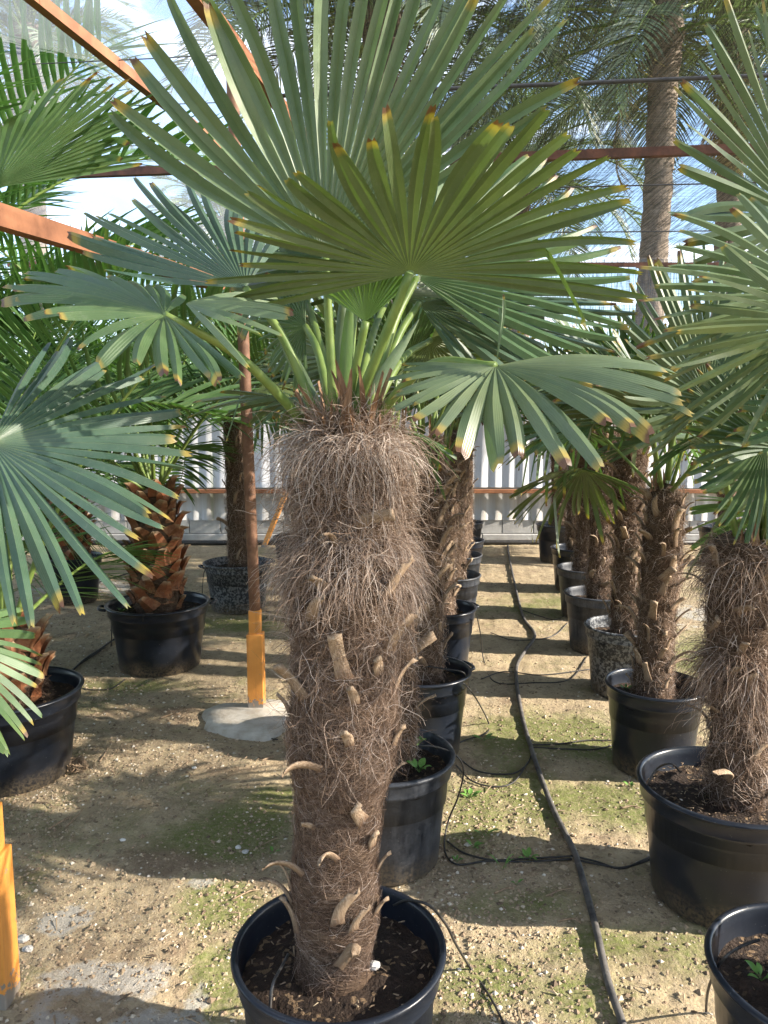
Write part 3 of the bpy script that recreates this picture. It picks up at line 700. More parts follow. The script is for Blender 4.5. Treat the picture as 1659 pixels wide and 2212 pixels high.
def sheath_mesh(seed, L=.12, w=.012):
    r = np.random.default_rng(seed); n = 7; k = np.linspace(0, 1, n); x = .25*L*k**2*r.uniform(-.2, 1.2); y = r.normal(0, .12)*L*k**1.5
    hw = w*(1-.85*k**1.5); V = []
    for i in range(n): V += [[x[i]+.004, y[i]-hw[i], L*k[i]], [x[i]-.002, y[i], L*k[i]+.004*(i == n-1)], [x[i]+.004, y[i]+hw[i], L*k[i]]]
    V = np.array(V); V[:, 0] += r.normal(0, .0012, len(V))
    return mesh_np('dry_sheath', V, grid_faces(n, 3), mat=M['sheath'])
SHEATHS = [sheath_mesh(31+k, .07+.025*k, .006+.0022*k) for k in range(4)]

# generic trunk (origin at soil level, about 1.05 m tall)
def generic_trunk(seed, h, r0, r1, fluff, nh):
    r = np.random.default_rng(seed); z = np.linspace(-.03, h, 12); rad = np.interp(z, [0, h*.5, h], [r0, (r0+r1)/2, r1])*(1+.06*np.sin(z*9+seed))
    sh = TrunkShape(z, .012*np.sin(z*3+seed), .012*np.cos(z*2.6+seed), rad); core = sh.core('trunk', 50, 32, seed)
    th = r.random(nh)*6.28; zz = r.random(nh)*h; root = sh.pts(th, zz, .95); out = np.stack([np.cos(th), np.sin(th), 0*th], -1); tan = np.stack([-np.sin(th), np.cos(th), 0*th], -1)
    d = out*r.uniform(.15, .9, (nh, 1))+tan*r.normal(0, .7, (nh, 1))+np.array([0, 0, 1])*r.normal(.1, .7, (nh, 1)); d /= np.linalg.norm(d, axis=1)[:, None]
    V, f, a = hairs_np(root, d, r.uniform(.03, .09, nh)*fluff, r.uniform(.0006, .0014, nh), r.normal(.58, .22, nh)+.5*(fbm(th*4, zz*22, 2, seed)-.4), seed, 4, .8, .5, lambda P, lim=1.04+.45*r.random(nh)**2: sh.hug(P, lim))
    return sh, core, mesh_np('trunk_fibre', V, f, attrs=a, mat=M['fibre'])
GEN = [generic_trunk(201, 1.05, .088, .082, 1.0, 5200), generic_trunk(202, 1.10, .080, .090, 1.3, 5200), generic_trunk(203, .98, .092, .085, .9, 5200)]

def fan_palm(x, y, zs, gi, label, group, nf=17, seed=0, s=1.0, stubs=26, lean=(0, 0), skip=None, hs=1.0, rs=1.0):
    root = empty('fan_palm', (x, y, zs)); tag(root, label, 'palm tree', group)
    sh, core, fib = GEN[gi]; rot = seed*1.7
    tr = link('trunk', core, root); fb = link('trunk_fibre', fib, tr); tag(fb, kind='stuff')
    tr.matrix_local = Matrix.Rotation(rot, 4, 'Z') @ Matrix.Diagonal((rs, rs, hs, 1))
    r = np.random.default_rng(seed+900); hh = sh.z[-1]
    for k in range(stubs):
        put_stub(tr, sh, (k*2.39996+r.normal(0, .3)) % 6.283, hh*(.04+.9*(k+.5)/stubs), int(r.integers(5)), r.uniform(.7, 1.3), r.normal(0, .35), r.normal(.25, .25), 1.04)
    for k in range(7):
        o = link('dry_sheath', SHEATHS[int(r.integers(4))], tr); a = r.random()*6.28
        o.matrix_local = Matrix.Translation((.055*math.cos(a), .055*math.sin(a), hh-.03)) @ Matrix.Rotation(a, 4, 'Z')
    if nf: crown(root, hh*hs, nf, seed, s, skip=skip)
    return root

# ------------------------------------------------------------------ the big shaggy palm
MX, MY = at_z(733, 2040, .40)[:2]; MR, MH = .236, .40
pot(MX, MY, MR, MH, 'pot', 'glossy black pot holding the big shaggy fan palm', 'black nursery pots', soil_drop=.055)
edge = [(2095, 618, 816), (2050, 638, 808), (1980, 630, 826), (1900, 620, 828), (1850, 626, 822), (1700, 634, 838), (1640, 616, 862), (1560, 612, 872), (1490, 622, 864), (1400, 628, 866), (1330, 612, 894),
        (1270, 600, 904), (1210, 604, 900), (1140, 640, 872), (1100, 636, 874), (1040, 618, 888), (1000, 622, 884), (960, 640, 860), (930, 668, 830), (900, 695, 805)]
zs_, cx_, cy_, rr_ = [], [], [], []
for v, a, b in edge:
    pa, pb = at_y(a, v, MY), at_y(b, v, MY); zs_.append(pa[2]); cx_.append((pa[0]+pb[0])/2-MX); cy_.append(0.0); rr_.append((pb[0]-pa[0])/2*.89)
Z0 = MH-.055; zs_ = np.array(zs_)-Z0
main = empty('fan_palm', (MX, MY, Z0)); tag(main, 'big shaggy fan palm with thick hairy trunk in the glossy black pot', 'palm tree')
MS = TrunkShape(zs_, cx_, cy_, rr_); mtr = link('trunk', MS.core('trunk', 120, 64, 3), main); ztop = zs_[-1]
def vz(v): return at_y(750, v, MY)[2]-Z0
def hair_set(n, z0, z1, L, W, hcm, hcs, seed, outw, tanw, upw, grav, curl, steps=6, thr=None, inset=.97, hug=None):
    r = np.random.default_rng(seed); th = r.random(n)*6.28 if thr is None else r.uniform(thr[0], thr[1], n); zz = r.uniform(min(z0, z1), max(z0, z1), n); root = MS.pts(th, zz, inset)
    out = np.stack([np.cos(th), np.sin(th), 0*th], -1); tan = np.stack([-np.sin(th), np.cos(th), 0*th], -1)
    d = out*r.uniform(*outw, (n, 1))+tan*(r.normal(0, tanw*.6, (n, 1))+(2.6*tanw*(fbm(th*3.5+seed*3, zz*16, 2, seed+5)-.42))[:, None])+np.array([0, 0, 1.0])*r.normal(upw[0], upw[1], (n, 1)); d /= np.linalg.norm(d, axis=1)[:, None]
    return hairs_np(root, d, r.uniform(*L, n), r.uniform(*W, n), r.normal(hcm, hcs, n)+.55*(fbm(th*5+seed, zz*26, 2, seed)-.4), seed+1, steps, grav, curl, MS.push if hug is None else (lambda P, lim=1.01+hug*r.random(n)**2: MS.hug(P, lim)))
HS = [hair_set(20000, zs_[0]+.03, vz(1600), (.03, .08), (.0003, .0007), .44, .20, 19, (.0, .10), 1.4, (0, .5), .1, .3, hug=.10),
      hair_set(17000, vz(1750), vz(1330), (.03, .09), (.0003, .0008), .50, .20, 11, (.02, .3), 1.0, (0, .6), .3, .5, hug=.14),
      hair_set(10000, vz(1480), vz(960), (.03, .09), (.0003, .0008), .58, .22, 12, (.05, .4), 1.0, (.0, .6), .5, .7, hug=.20),
      # two drooping skirts of long pale threads
      hair_set(1300, vz(985), vz(940), (.06, .16), (.0006, .0012), .88, .15, 13, (.15, .5), .5, (.2, .3), 2.4, .40, 9),
      hair_set(2300, vz(1260), vz(1150), (.04, .12), (.0004, .0010), .80, .16, 14, (.25, .75), .8, (.15, .35), 2.2, .45, 9),
      hair_set(2200, vz(1150), vz(985), (.06, .16), (.0004, .0009), .72, .2, 15, (.05, .4), 1.0, (-.2, .6), 1.0, 1.1, 9),
      hair_set(1200, vz(1600), vz(1270), (.06, .13), (.0004, .0008), .68, .22, 18, (.05, .35), 1.1, (-.1, .7), .7, 1.1, 9),
      hair_set(900, vz(955), vz(905), (.04, .11), (.0005, .0011), .70, .2, 21, (.1, .7), .5, (.9, .4), .9, .7, 7),
      # wisps standing off the sides
      hair_set(700, vz(1480), vz(1000), (.04, .10), (.0003, .0006), .62, .2, 16, (.6, 1.2), .6, (.1, .4), 1.1, .9, 7, (2.2, 4.2)),
      hair_set(300, vz(1400), vz(1000), (.03, .08), (.0003, .0006), .55, .2, 17, (.6, 1.2), .6, (.1, .4), 1.1, .9, 7, (-.9, .6))]
V, f, a = merge(HS); tag(link('trunk_fibre', mesh_np('trunk_fibre', V, f, attrs=a, mat=M['fibre']), mtr), kind='stuff')
def main_stub(u, v, k, sc, roll, lean=0.1):
    p = at_y(u, v, MY); c, _, r_ = MS.at(p[2]-Z0); s = np.clip((p[0]-MX-c)/r_, -.98, .98); th = -math.acos(s)      # facing the camera
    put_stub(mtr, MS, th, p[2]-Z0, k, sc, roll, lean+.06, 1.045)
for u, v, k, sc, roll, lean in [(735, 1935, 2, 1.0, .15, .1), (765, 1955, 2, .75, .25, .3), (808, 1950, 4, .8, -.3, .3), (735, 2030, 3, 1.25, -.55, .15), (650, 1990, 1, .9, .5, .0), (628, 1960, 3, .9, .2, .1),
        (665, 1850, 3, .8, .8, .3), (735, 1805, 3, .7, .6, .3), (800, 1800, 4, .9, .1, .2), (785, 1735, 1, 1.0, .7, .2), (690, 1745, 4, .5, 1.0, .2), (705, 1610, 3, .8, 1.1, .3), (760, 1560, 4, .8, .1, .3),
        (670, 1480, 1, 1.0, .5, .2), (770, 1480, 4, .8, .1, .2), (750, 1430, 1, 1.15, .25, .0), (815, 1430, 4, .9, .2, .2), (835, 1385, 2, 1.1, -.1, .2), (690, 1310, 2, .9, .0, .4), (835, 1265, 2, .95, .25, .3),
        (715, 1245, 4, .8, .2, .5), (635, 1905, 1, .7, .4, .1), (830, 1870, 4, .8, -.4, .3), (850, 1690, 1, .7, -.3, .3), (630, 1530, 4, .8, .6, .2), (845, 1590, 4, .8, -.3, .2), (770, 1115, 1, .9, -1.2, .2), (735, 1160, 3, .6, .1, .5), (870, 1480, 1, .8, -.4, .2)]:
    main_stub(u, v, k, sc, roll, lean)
r = np.random.default_rng(55)
for k in range(44):
    a = k*2.39996; q = .025+.05*r.random(); c = MS.at(ztop)[0]
    o = link('dry_sheath', SHEATHS[k % 4], mtr)
    o.matrix_local = Matrix.Translation((c+q*math.cos(a), q*math.sin(a), ztop-.045)) @ Matrix.Rotation(a, 4, 'Z') @ Matrix.Rotation(r.uniform(-.1, .6), 4, 'Y') @ Matrix.Rotation(r.normal(0, .2), 4, 'X') @ Matrix.Scale(r.uniform(.6, 1.25), 4)
tb = lambda u, v=915, t=1.62: at_t(u, v, t)
Lm = lambda a, b: (lambda th: (a if th < 0 else b)*1.0+(1-(a if th < 0 else b))*max(0, 1-abs(th)/1.2))
fan_at(main, (885, 590, 1.45), (905, 225, 1.20), (1385, 520, 1.42), 82, tb(757), 'fan_olive', 33, 216, seed=1, droop=.10, lens=Lm(.80, 1.0), split=.41, tipw=.62, broken=.03, bow=(0, 0, .0), pr=(.012, .0085), fold=.45)
fan_at(main, (703, 555, 1.55), (800, -180, 1.45), (322, 110, 1.50), -46, tb(722), 'fan_blue', 25, 128, seed=2, droop=.06, lens=Lm(1.0, .82), split=.43, broken=0, bow=(0, 0, 0))
fan_at(main, (530, 622, 1.62), (285, 392, 1.75), (170, 505, 1.62), -45, tb(690), 'fan_deep', 19, 135, seed=3, droop=.05, broken=0, split=.42)
fan_at(main, (355, 680, 1.33), (0, 590, 1.42), (180, 735, 1.18), -55, tb(660), 'fan', 26, 232, seed=4, droop=.10, broken=.0, split=.42, tipw=.7, lens=lambda th: 1-.32*abs(th/2.0)**1.4, bow=(0, 0, .03))
fan_at(main, (400, 655, 1.40), (620, 675, 1.38), (505, 755, 1.22), 42, None, 'fan_blue', 7, 90, seed=5, droop=.1, broken=0, split=.3)
fan_at(main, (1070, 790, 1.38), (1095, 930, 1.15), (1475, 782, 1.32), -82, tb(800), 'fan_blue', 24, 226, seed=6, droop=.16, lens=lambda th: 1.0 if th < 0 else 1-.42*min(1, th/1.2), broken=0, split=.44, tipw=.8, bow=(0, 0, .06))
fan_at(main, (1072, 788, 1.37), (1092, 640, 1.34), (1110, 645, 1.34), 10, None, 'fan_blue', 2, 9, seed=26, droop=-.2, broken=0, split=.6)
fan_at(main, (790, 695, 1.53), (800, 545, 1.48), (885, 590, 1.48), 52, tb(742), 'fan_young', 20, 120, seed=7, droop=.0, broken=0, split=.9, fold=.8, pr=(.010, .008), bow=(0, 0, 0))
fan_at(main, (900, 600, 1.75), (1180, 340, 1.85), (1340, 560, 1.75), 45, tb(790), 'fan', 34, 190, seed=8, droop=.08, broken=.03)
fan_at(main, (905, 655, 1.78), (1330, 755, 1.80), (1370, 650, 1.80), -25, tb(800), 'fan_deep', 15, 95, seed=9, droop=.2, broken=.05)
fan_at(main, (930, 735, 1.90), (1010, 800, 1.98), (1040, 680, 1.95), -60, tb(790), 'fan_olive', 26, 220, seed=10, droop=.15)
fan_at(main, (660, 705, 1.80), (545, 700, 1.85), (600, 830, 1.80), -60, tb(720), 'fan', 24, 180, seed=12, droop=.2)
fan_at(main, (780, 560, 1.95), (700, 290, 2.10), (980, 330, 2.05), 60, tb(745), 'fan', 34, 190, seed=13, droop=.1)
fan_at(main, (840, 640, 2.05), (900, 460, 2.35), (1100, 620, 2.20), 75, tb(760), 'fan_olive', 32, 200, seed=14, droop=.2)
fan_at(main, (640, 600, 2.0), (560, 470, 2.30), (470, 640, 2.10), -70, tb(730), 'fan', 30, 200, seed=15, droop=.2)
# folded spear leaves standing in the heart of the crown
for k, (u0, u1, v1, t1) in enumerate(((728, 742, 600, 1.6), (738, 760, 610, 1.58), (770, 905, 690, 1.66), (700, 590, 700, 1.66))):
    b = tb(u0, 900); e = at_t(u1, v1, t1); d = e-b; L = np.linalg.norm(d); x = d/L; s = np.cross(x, [0, 1, 0]); s /= np.linalg.norm(s)
    kk = np.linspace(0, 1, 9); hw = .013*np.sin(np.pi*np.clip(kk*.85+.12, 0, 1)); C = b+d*kk[:, None]-np.array(main.location)
    V = np.stack([C-s*hw[:, None], C+np.array([0, -.006, 0]), C+s*hw[:, None]], 1).reshape(-1, 3)
    link('spear_leaf', mesh_np('spear_leaf', V, grid_faces(9, 3), attrs={'along': np.repeat(kk*.85, 3), 'seg': np.full(27, .5), 'across': np.tile([0, 1, 0], 9)}, mat=M['fan_blue' if k != 1 else 'fan_young']), main)

# ------------------------------------------------------------------ middle row behind it
G1 = 'fan palms in the middle row'; GP = 'black nursery pots'
ordn = ['first', 'second', 'third', 'fourth', 'fifth', 'sixth', 'seventh', 'eighth']
Crow = [(978, 1625, .245, 'pot_dusty'), (1015, 1445, .235, 'pot'), (1027, 1310, .235, 'pot'), (1037, 1240, .225, 'pot_dusty'), (1040, 1197, .225, 'pot_dusty'), (1045, 1165, .225, 'pot'), (1043, 1127, .225, 'pot_dusty')]
for k, (u, v, rt, mt) in enumerate(Crow):
    p = at_z(u, v, .40); x, y = p[0]-rt, p[1]
    pot(x, y, rt, .40, mt, f'{"dusty ribbed" if k == 0 else ("dusty" if mt == "pot_dusty" else "black")} pot standing {ordn[k]} behind the big shaggy palm', GP, handle=(.4 if k in (1, 2) else None), ribs=(k in (0, 4)))
    fan_palm(x+.01, y, .345, k % 3, f'fan palm standing {ordn[k]} behind the big shaggy palm in its row', G1, nf=[12, 13, 14, 13, 12, 12, 12][k], seed=40+k, s=[.85, .95, 1, 1, 1, 1, 1][k], stubs=[20, 54, 46, 34, 24, 18, 16][k], hs=[1.14, 1.06, 1.06, 1.10, 1.10, 1.10, 1.12][k], skip=(lambda a, q: q > .4 and (a < 1.3 or a > 3.4)) if k < 1 else (lambda a, q: q > .72 or (q > .45 and 3.6 < a < 6.2)))

# ------------------------------------------------------------------ right-hand row
G2 = 'fan palms in the right-hand row'
Rrow = [(1390, 1690, .275, 'pot', .40), (1313, 1475, .215, 'pot', .40), (1267, 1350, .22, 'pot_speckled', .40), (1222, 1280, .225, 'pot_dusty', .40), (1205, 1225, .225, 'pot_dusty', .40), (1192, 1182, .22, 'pot', .40), (1160, 1132, .23, 'pot', .42)]
rlab = ['frayed red-brown fan palm in the wide black pot with pale soil, by the main hose', 'slim stubbly fan palm with orange-brown top, next behind the frayed palm', 'fan palm in the white-speckled pot of the right-hand row',
        'fan palm just behind the white-speckled pot', 'fan palm second behind the white-speckled pot', 'fan palm third behind the white-speckled pot', 'fan palm in the right-hand row standing nearest the fence']
rpot = ['wide glossy black pot holding the frayed red-brown palm', 'black pot holding the slim stubbly palm', 'white-speckled black pot in the right-hand row', 'grey dusty pot just behind the white-speckled pot',
        'dusty pot second behind the white-speckled pot', 'dark pot third behind the white-speckled pot', 'black pot of the right-hand row standing nearest the fence']
RR = []
for k, (u, v, rt, mt, h) in enumerate(Rrow):
    p = at_z(u, v, h); x, y = p[0]+rt, p[1]
    pot(x, y, rt, h, mt, rpot[k], GP)
    if k == 0: r1xy = (x+.02, y); continue
    RR.append(fan_palm(x, y, h-.055, (k+1) % 3, rlab[k], G2, nf=[0, 14, 16, 16, 15, 14, 14][k], seed=60+k, s=.98, stubs=[0, 64, 50, 40, 30, 22, 18][k], hs=[1, .98, 1.06, 1.1, 1.1, 1.12, 1.15][k], skip=(lambda a, q: q > .62 and 2.6 < a < 6.1) if k < 4 else (lambda a, q: q > .9), rs=[1, .92, 1.0, 1.05, 1.05, 1, 1][k]))
# the frayed palm with its own crown
R1 = fan_palm(r1xy[0], r1xy[1], .345, 1, rlab[0], G2, nf=0, seed=77, stubs=30, hs=.80, rs=1.08)
rt_ = np.array([r1xy[0], r1xy[1], .345+1.10*.80])
def rb(dx, dz=-.02): return rt_+np.array([dx, 0, dz])
fan_at(R1, (1735, 470, 1.95), (1462, 300, 1.85), (1590, 10, 1.85), 52, rb(.03), 'fan_blue', 25, 170, seed=21, droop=.05, broken=0, split=.36)
fan_at(R1, (1765, 640, 1.80), (1420, 620, 1.70), (1510, 465, 1.75), 36, rb(.05), 'fan_blue', 20, 150, seed=22, droop=.08, broken=.0, split=.36)
fan_at(R1, (1780, 700, 1.70), (1440, 760, 1.60), (1470, 860, 1.58), -22, rb(.05), 'fan_olive', 13, 110, seed=23, droop=.12, broken=.0, split=.36)
fan_at(R1, (1533, 865, 2.30), (1490, 520, 2.32), (1375, 600, 2.28), -32, rb(-.03), 'fan_blue', 38, 230, seed=24, droop=.05, broken=.0, bow=(0, 0, 0), lens=lambda th: 1-.35*abs(th/2)**2)
fan_at(R1, (1655, 955, 2.25), (1480, 900, 2.22), (1530, 770, 2.25), 40, rb(.02), 'fan', 30, 200, seed=25, droop=.05, broken=0, bow=(0, 0, 0))
fan_at(R1, (1650, 1030, 2.55), (1490, 985, 2.60), (1520, 1045, 2.55), -25, rb(.03), 'fan_olive', 28, 170, seed=27, droop=.05, broken=0)
for k in range(4): frond_copy(R1, ['up', 'mid', 'mid', 'old', 'up', 'mid'][k], k % 3, (0, 0, 1.10*.8), -1.1+k*.62, [1.2, .7, .5, .2, 1.0, .3][k], .1*k, 1.0)
def frayed_hairs():
    sh = GEN[1][0]; r = np.random.default_rng(91); n = 3000
    th = r.random(n)*6.28; zz = np.concatenate([r.uniform(.50, .66, 1700), r.uniform(.9, 1.05, 800), r.uniform(.35, .65, n-2500)]); root = sh.pts(th, zz, 1.0); root[:, :2] *= 1.06; root[:, 2] *= .8
    out = np.stack([np.cos(th), np.sin(th), 0*th], -1); d = out*r.uniform(.5, 1.2, (n, 1))+r.normal(0, .4, (n, 3)); d /= np.linalg.norm(d, axis=1)[:, None]
    V, f, a = hairs_np(root, d, r.uniform(.07, .19, n), r.uniform(.0006, .0013, n), r.normal(.62, .2, n), 92, 8, 1.8, .6)
    tag(link('frayed_fibre', mesh_np('frayed_fibre', V, f, attrs=a, mat=M['fibre']), R1), kind='stuff')
frayed_hairs()
p = at_z(1550, 2100, .40); pot(p[0]+.235, p[1], .235, .40, 'pot', 'black pot of dark soil and a seedling, nearest neighbour of the wide glossy pot', GP)
fan_palm(p[0]+.26, p[1], .345, 0, 'fan palm in the pot of dark soil beside the wide glossy pot', G2, nf=10, seed=71, s=.9, stubs=12, skip=lambda a, q: q > .45 or 1.9 < a < 5.6)

# ------------------------------------------------------------------ further right row (pots behind the right-hand row)
p = at_z(1567, 1135, .42); G3 = 'fan palms along the far right'
pot(p[0], p[1], .28, .42, 'pot', 'wide black pot standing alone by the fence beyond the right-hand row', GP)
fan_palm(p[0], p[1], .365, 2, 'fan palm in the lone wide pot by the fence beyond the right-hand row', G3, nf=16, seed=81, s=1.05, stubs=14, hs=1.1)
# ------------------------------------------------------------------ feather palms (date palms)
def feather_np(L, n, leaf, elev, bend, seed, droop=.25, w=.012, vee=.5):
    """pinnate frond rising from the origin along +X/+Z; returns rachis points and leaflet arrays"""
    r = np.random.default_rng(seed); m = 24; a = elev; P = [np.zeros(3)]
    for k in range(m): a -= bend/m*(.4+1.2*k/m); P.append(P[-1]+np.array([math.cos(a), 0, math.sin(a)])*L/m)
    P = np.array(P); T = np.gradient(P, axis=0); T /= np.linalg.norm(T, axis=1)[:, None]; Vs, Fs, As, Ss, Cs = [], [], [], [], []; off = 0; kk = np.array([0, .25, .55, .8, 1.0])
    hw = w*np.array([.45, 1.0, .85, .5, .05])
    for i in range(n):
        s = .16+.84*(i+.5)/n; j = s*m; j0 = int(min(j, m-1)); fr_ = j-j0; p = P[j0]*(1-fr_)+P[min(j0+1, m)]*fr_; t = T[j0]; up = np.array([-t[2], 0, t[0]])
        ll = leaf*(.55+.9*math.sin(math.pi*min(1, .15+s*.80)))*.8*(1+r.normal(0, .06)); fwd = .35+.75*s**2
        for sd in (-1, 1):
            d = t*fwd+np.array([0, sd, 0])*1.0+up*(vee+r.normal(0, .18)); d /= np.linalg.norm(d); d = d+r.normal(0, .04, 3)
            C = p+d*(ll*kk)[:, None]+np.array([0, 0, -1])*(droop*ll*kk**2)[:, None]; wv = np.cross(d, up*.6+t*.4); wv /= np.linalg.norm(wv); tw = np.cross(d, wv)
            V = np.stack([C-wv*hw[:, None], C+tw*(hw*.35)[:, None], C+wv*hw[:, None]], 1).reshape(-1, 3)
            Vs.append(V); Fs.append(grid_faces(5, 3, off)); off += 15; As.append(np.repeat(kk, 3)); Ss.append(np.full(15, r.random())); Cs.append(np.tile([0, 1, 0], 5))
    return P, np.vstack(Vs), np.vstack(Fs), {'along': np.concatenate(As), 'seg': np.concatenate(Ss), 'across': np.concatenate(Cs)}
def feather_proto(L, n, leaf, elev, bend, seed, mat, r0, **kw):
    P, V, f, a = feather_np(L, n, leaf, elev, bend, seed, **kw); rv, rf = tube_np(P, np.linspace(r0, r0*.15, len(P)), 6)
    return mesh_np('frond', rv, rf, mat=M['petiole' if mat != 'dead' else 'stub'] if mat != 'dead' else M['dead']), mesh_np('leaflets', V, f, attrs=a, mat=M[mat])
FE = [feather_proto(1.55+.12*k, 46, .40, R(e), R(b), 300+k, 'feather', .013, w=.011) for k, (e, b) in enumerate(((0, 40), (0, 62), (0, 85), (0, 55)))]
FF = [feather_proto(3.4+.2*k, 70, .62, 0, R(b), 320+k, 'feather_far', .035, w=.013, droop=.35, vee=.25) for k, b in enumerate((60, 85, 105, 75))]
FD = [feather_proto(2.6, 40, .5, 0, R(60), 340, 'dead', .03, w=.016, droop=.6, vee=0)]
def feather_copy(root, pr, loc, az, el, roll, s):
    o = link('frond', pr[0], root); c = link('leaflets', pr[1], o); tag(c, kind='stuff')
    o.matrix_local = Matrix.Translation(loc) @ Matrix.Rotation(az, 4, 'Z') @ Matrix.Rotation(-el, 4, 'Y') @ Matrix.Rotation(roll, 4, 'X') @ Matrix.Scale(s, 4)
def scale_mesh(seed):
    r = np.random.default_rng(seed); V = []; n = 6; k = np.linspace(0, 1, n)
    for i in range(n):
        hw = .055*(1-.55*k[i]**1.5); x = .012+.045*k[i]**2
        V += [[x-.012, -hw, .11*k[i]], [x+.012*(1-.5*k[i]), 0, .11*k[i]+r.normal(0, .003)], [x-.012, hw, .11*k[i]], [x-.03, 0, .11*k[i]]]
    V = np.array(V); V[-4:] += r.normal(0, .006, (4, 3))
    return mesh_np('leaf_base', V, [grid_faces(n, 4, 0, True), np.array([[20, 21, 22, 23]])], attrs={'along': np.repeat(k, 4)}, mat=M['scale'], smooth=False)
SCALES = [scale_mesh(k) for k in range(4)]
def date_palm(x, y, z, h, rad, label, nf, seed, s=1.0, skip=None, group='feather palms in the left-hand row'):
    root = empty('date_palm', (x, y, z)); tag(root, label, 'palm tree', group); r = np.random.default_rng(seed)
    zz = np.linspace(-.03, h, 10); sh = TrunkShape(zz, 0*zz, 0*zz, rad*np.interp(zz, [0, h*.35, h], [.9, 1.0, .8])); tr = link('trunk', sh.core('trunk', 40, 32, seed), root)
    nsc = int(60*h/.6)
    for k in range(nsc):
        q = (k+.5)/nsc; th = k*2.39996+r.normal(0, .1); pz = .02+(h-.05)*q; o = link('leaf_base', SCALES[k % 4], tr)
        o.matrix_local = Matrix.Translation(Vector(sh.pts(np.array(th), np.array(pz), .93))) @ Matrix.Rotation(th, 4, 'Z') @ Matrix.Rotation(r.normal(.12, .12), 4, 'Y') @ Matrix.Rotation(r.normal(0, .25), 4, 'X') @ Matrix.Scale(rad/.15*r.uniform(.8, 1.1), 4)
    n = 900; th = r.random(n)*6.28; z0 = r.random(n)*h*.3; rt = sh.pts(th, z0, 1.0); out = np.stack([np.cos(th), np.sin(th), 0*th], -1); d = out*.6+r.normal(0, .6, (n, 3)); d /= np.linalg.norm(d, axis=1)[:, None]
    V, f, a = hairs_np(rt, d, r.uniform(.02, .06, n), r.uniform(.001, .002, n), r.normal(.25, .15, n), seed, 4, .8, .4); tag(link('root_fibre', mesh_np('root_fibre', V, f, attrs=a, mat=M['fibre']), tr), kind='stuff')
    az = r.random()*6.28
    for i in range(nf):
        az += 2.39996+r.normal(0, .1); q = i/(nf-1); el = R(80-85*q)+r.normal(0, .08)
        if skip and skip(az % 6.2832, q): continue
        feather_copy(root, FE[int(r.integers(4))], (.04*math.cos(az), .04*math.sin(az), h-.05*q), az, el, r.normal(0, .3), s*r.uniform(.75, 1.05))
    return root
GL = 'feather palms in the left-hand row'
# L1, L2
pc = at_z(168, 1487, .40); L1 = (pc[0]-.31, pc[1]); pot(*L1, .305, .40, 'pot', 'glossy black pot with crumpled roots beside it, holding a scaly feather palm', GP)
date_palm(L1[0], L1[1], .345, .34, .15, 'low feather palm with red-brown scaly base in the glossy pot by the root tangle', 22, 411, 1.15, skip=lambda a, q: q > .22 and (a > 4.6 or a < 1.4))
pc = at_z(342, 1300, .42); L2 = (pc[0], pc[1]); pot(*L2, .315, .42, 'pot', 'broad black pot with red-brown scaly trunk, left of the pole with the concrete patch', GP, handle=.3)
d2p = date_palm(L2[0], L2[1], .36, .80, .155, 'tall feather palm with scaly trunk, left of the pole with the concrete patch', 24, 412, 1.25, skip=lambda a, q: q > .8 or (q > .3 and (a > 4.0 or a < 1.5)))
pc = at_z(513, 1213, .40); pot(pc[0], pc[1], .275, .40, 'pot_speckled', 'grey speckled pot with handles behind the pole with the concrete patch', GP, handle=.5)
fan_palm(pc[0], pc[1], .345, 0, 'tall thin fan palm in the grey speckled pot behind the pole', 'fan palms in the left-hand row', nf=15, seed=95, s=.95, stubs=22, hs=1.35, rs=.9)
pc = at_z(600, 1158, .40); pot(pc[0]+.2, pc[1], .24, .40, 'pot_dusty', 'dusty pot near the leaning orange board', GP, handle=.6)
fan_palm(pc[0]+.22, pc[1], .345, 1, 'fan palm in the dusty pot near the leaning orange board', 'fan palms in the left-hand row', nf=14, seed=96, s=.95, stubs=14, hs=1.4)
pc = at_z(157, 1200, .40); pot(pc[0], pc[1], .24, .40, 'pot', 'black pot standing behind the two glossy pots of scaly palms', GP)
date_palm(pc[0], pc[1], .345, .55, .14, 'feather palm standing behind the two scaly palms', 16, 413, 1.25, skip=lambda a, q: q > .5)
pot(-3.0, 4.6, .28, .40, 'pot', 'black pot in the outermost left row under feather fronds', GP)
date_palm(-3.0, 4.6, .345, 1.1, .15, 'large feather palm in the outermost left row', 30, 414, 1.75, skip=lambda a, q: q > .7)
pot(-3.4, 8.0, .28, .40, 'pot', 'black pot in the left corner by the fence', GP)
date_palm(-3.4, 8.0, .345, .9, .15, 'feather palm in the left corner by the fence', 20, 415, 1.4, skip=lambda a, q: q > .6)
# L0: fan palm beside the photographer, only its leaves reach into the picture
L0 = (-1.25, 1.35); pot(*L0, .24, .40, 'pot', 'black pot beside the orange based post', GP)
L0r = fan_palm(L0[0], L0[1], .345, 2, 'fan palm beside the orange based post reaching in with wide blue-green fans', 'fan palms in the left-hand row', nf=0, seed=98, stubs=10)
lt = np.array([L0[0], L0[1], .345+.96])
fan_at(L0r, (-20, 958, 1.36), (405, 1010, 1.38), (195, 1250, 1.15), 46, lt, 'fan_deep', 30, 190, seed=31, droop=.09, broken=0, split=.42)
fan_at(L0r, (-15, 405, 1.62), (300, 185, 1.72), (60, 195, 1.60), -50, lt, 'fan', 22, 125, seed=32, droop=.06, broken=.10, split=.55)
fan_at(L0r, (-130, 1375, 1.25), (100, 1500, 1.32), (65, 1590, 1.22), 24, lt, 'fan', 14, 110, seed=33, droop=.06, broken=0)
for k in range(5): frond_copy(L0r, ['up', 'mid', 'mid', 'old', 'up'][k], k % 3, (0, 0, .96), 2.0+k*.62, [1.2, .7, .5, .2, 1.0][k], .1*k, 1.0)

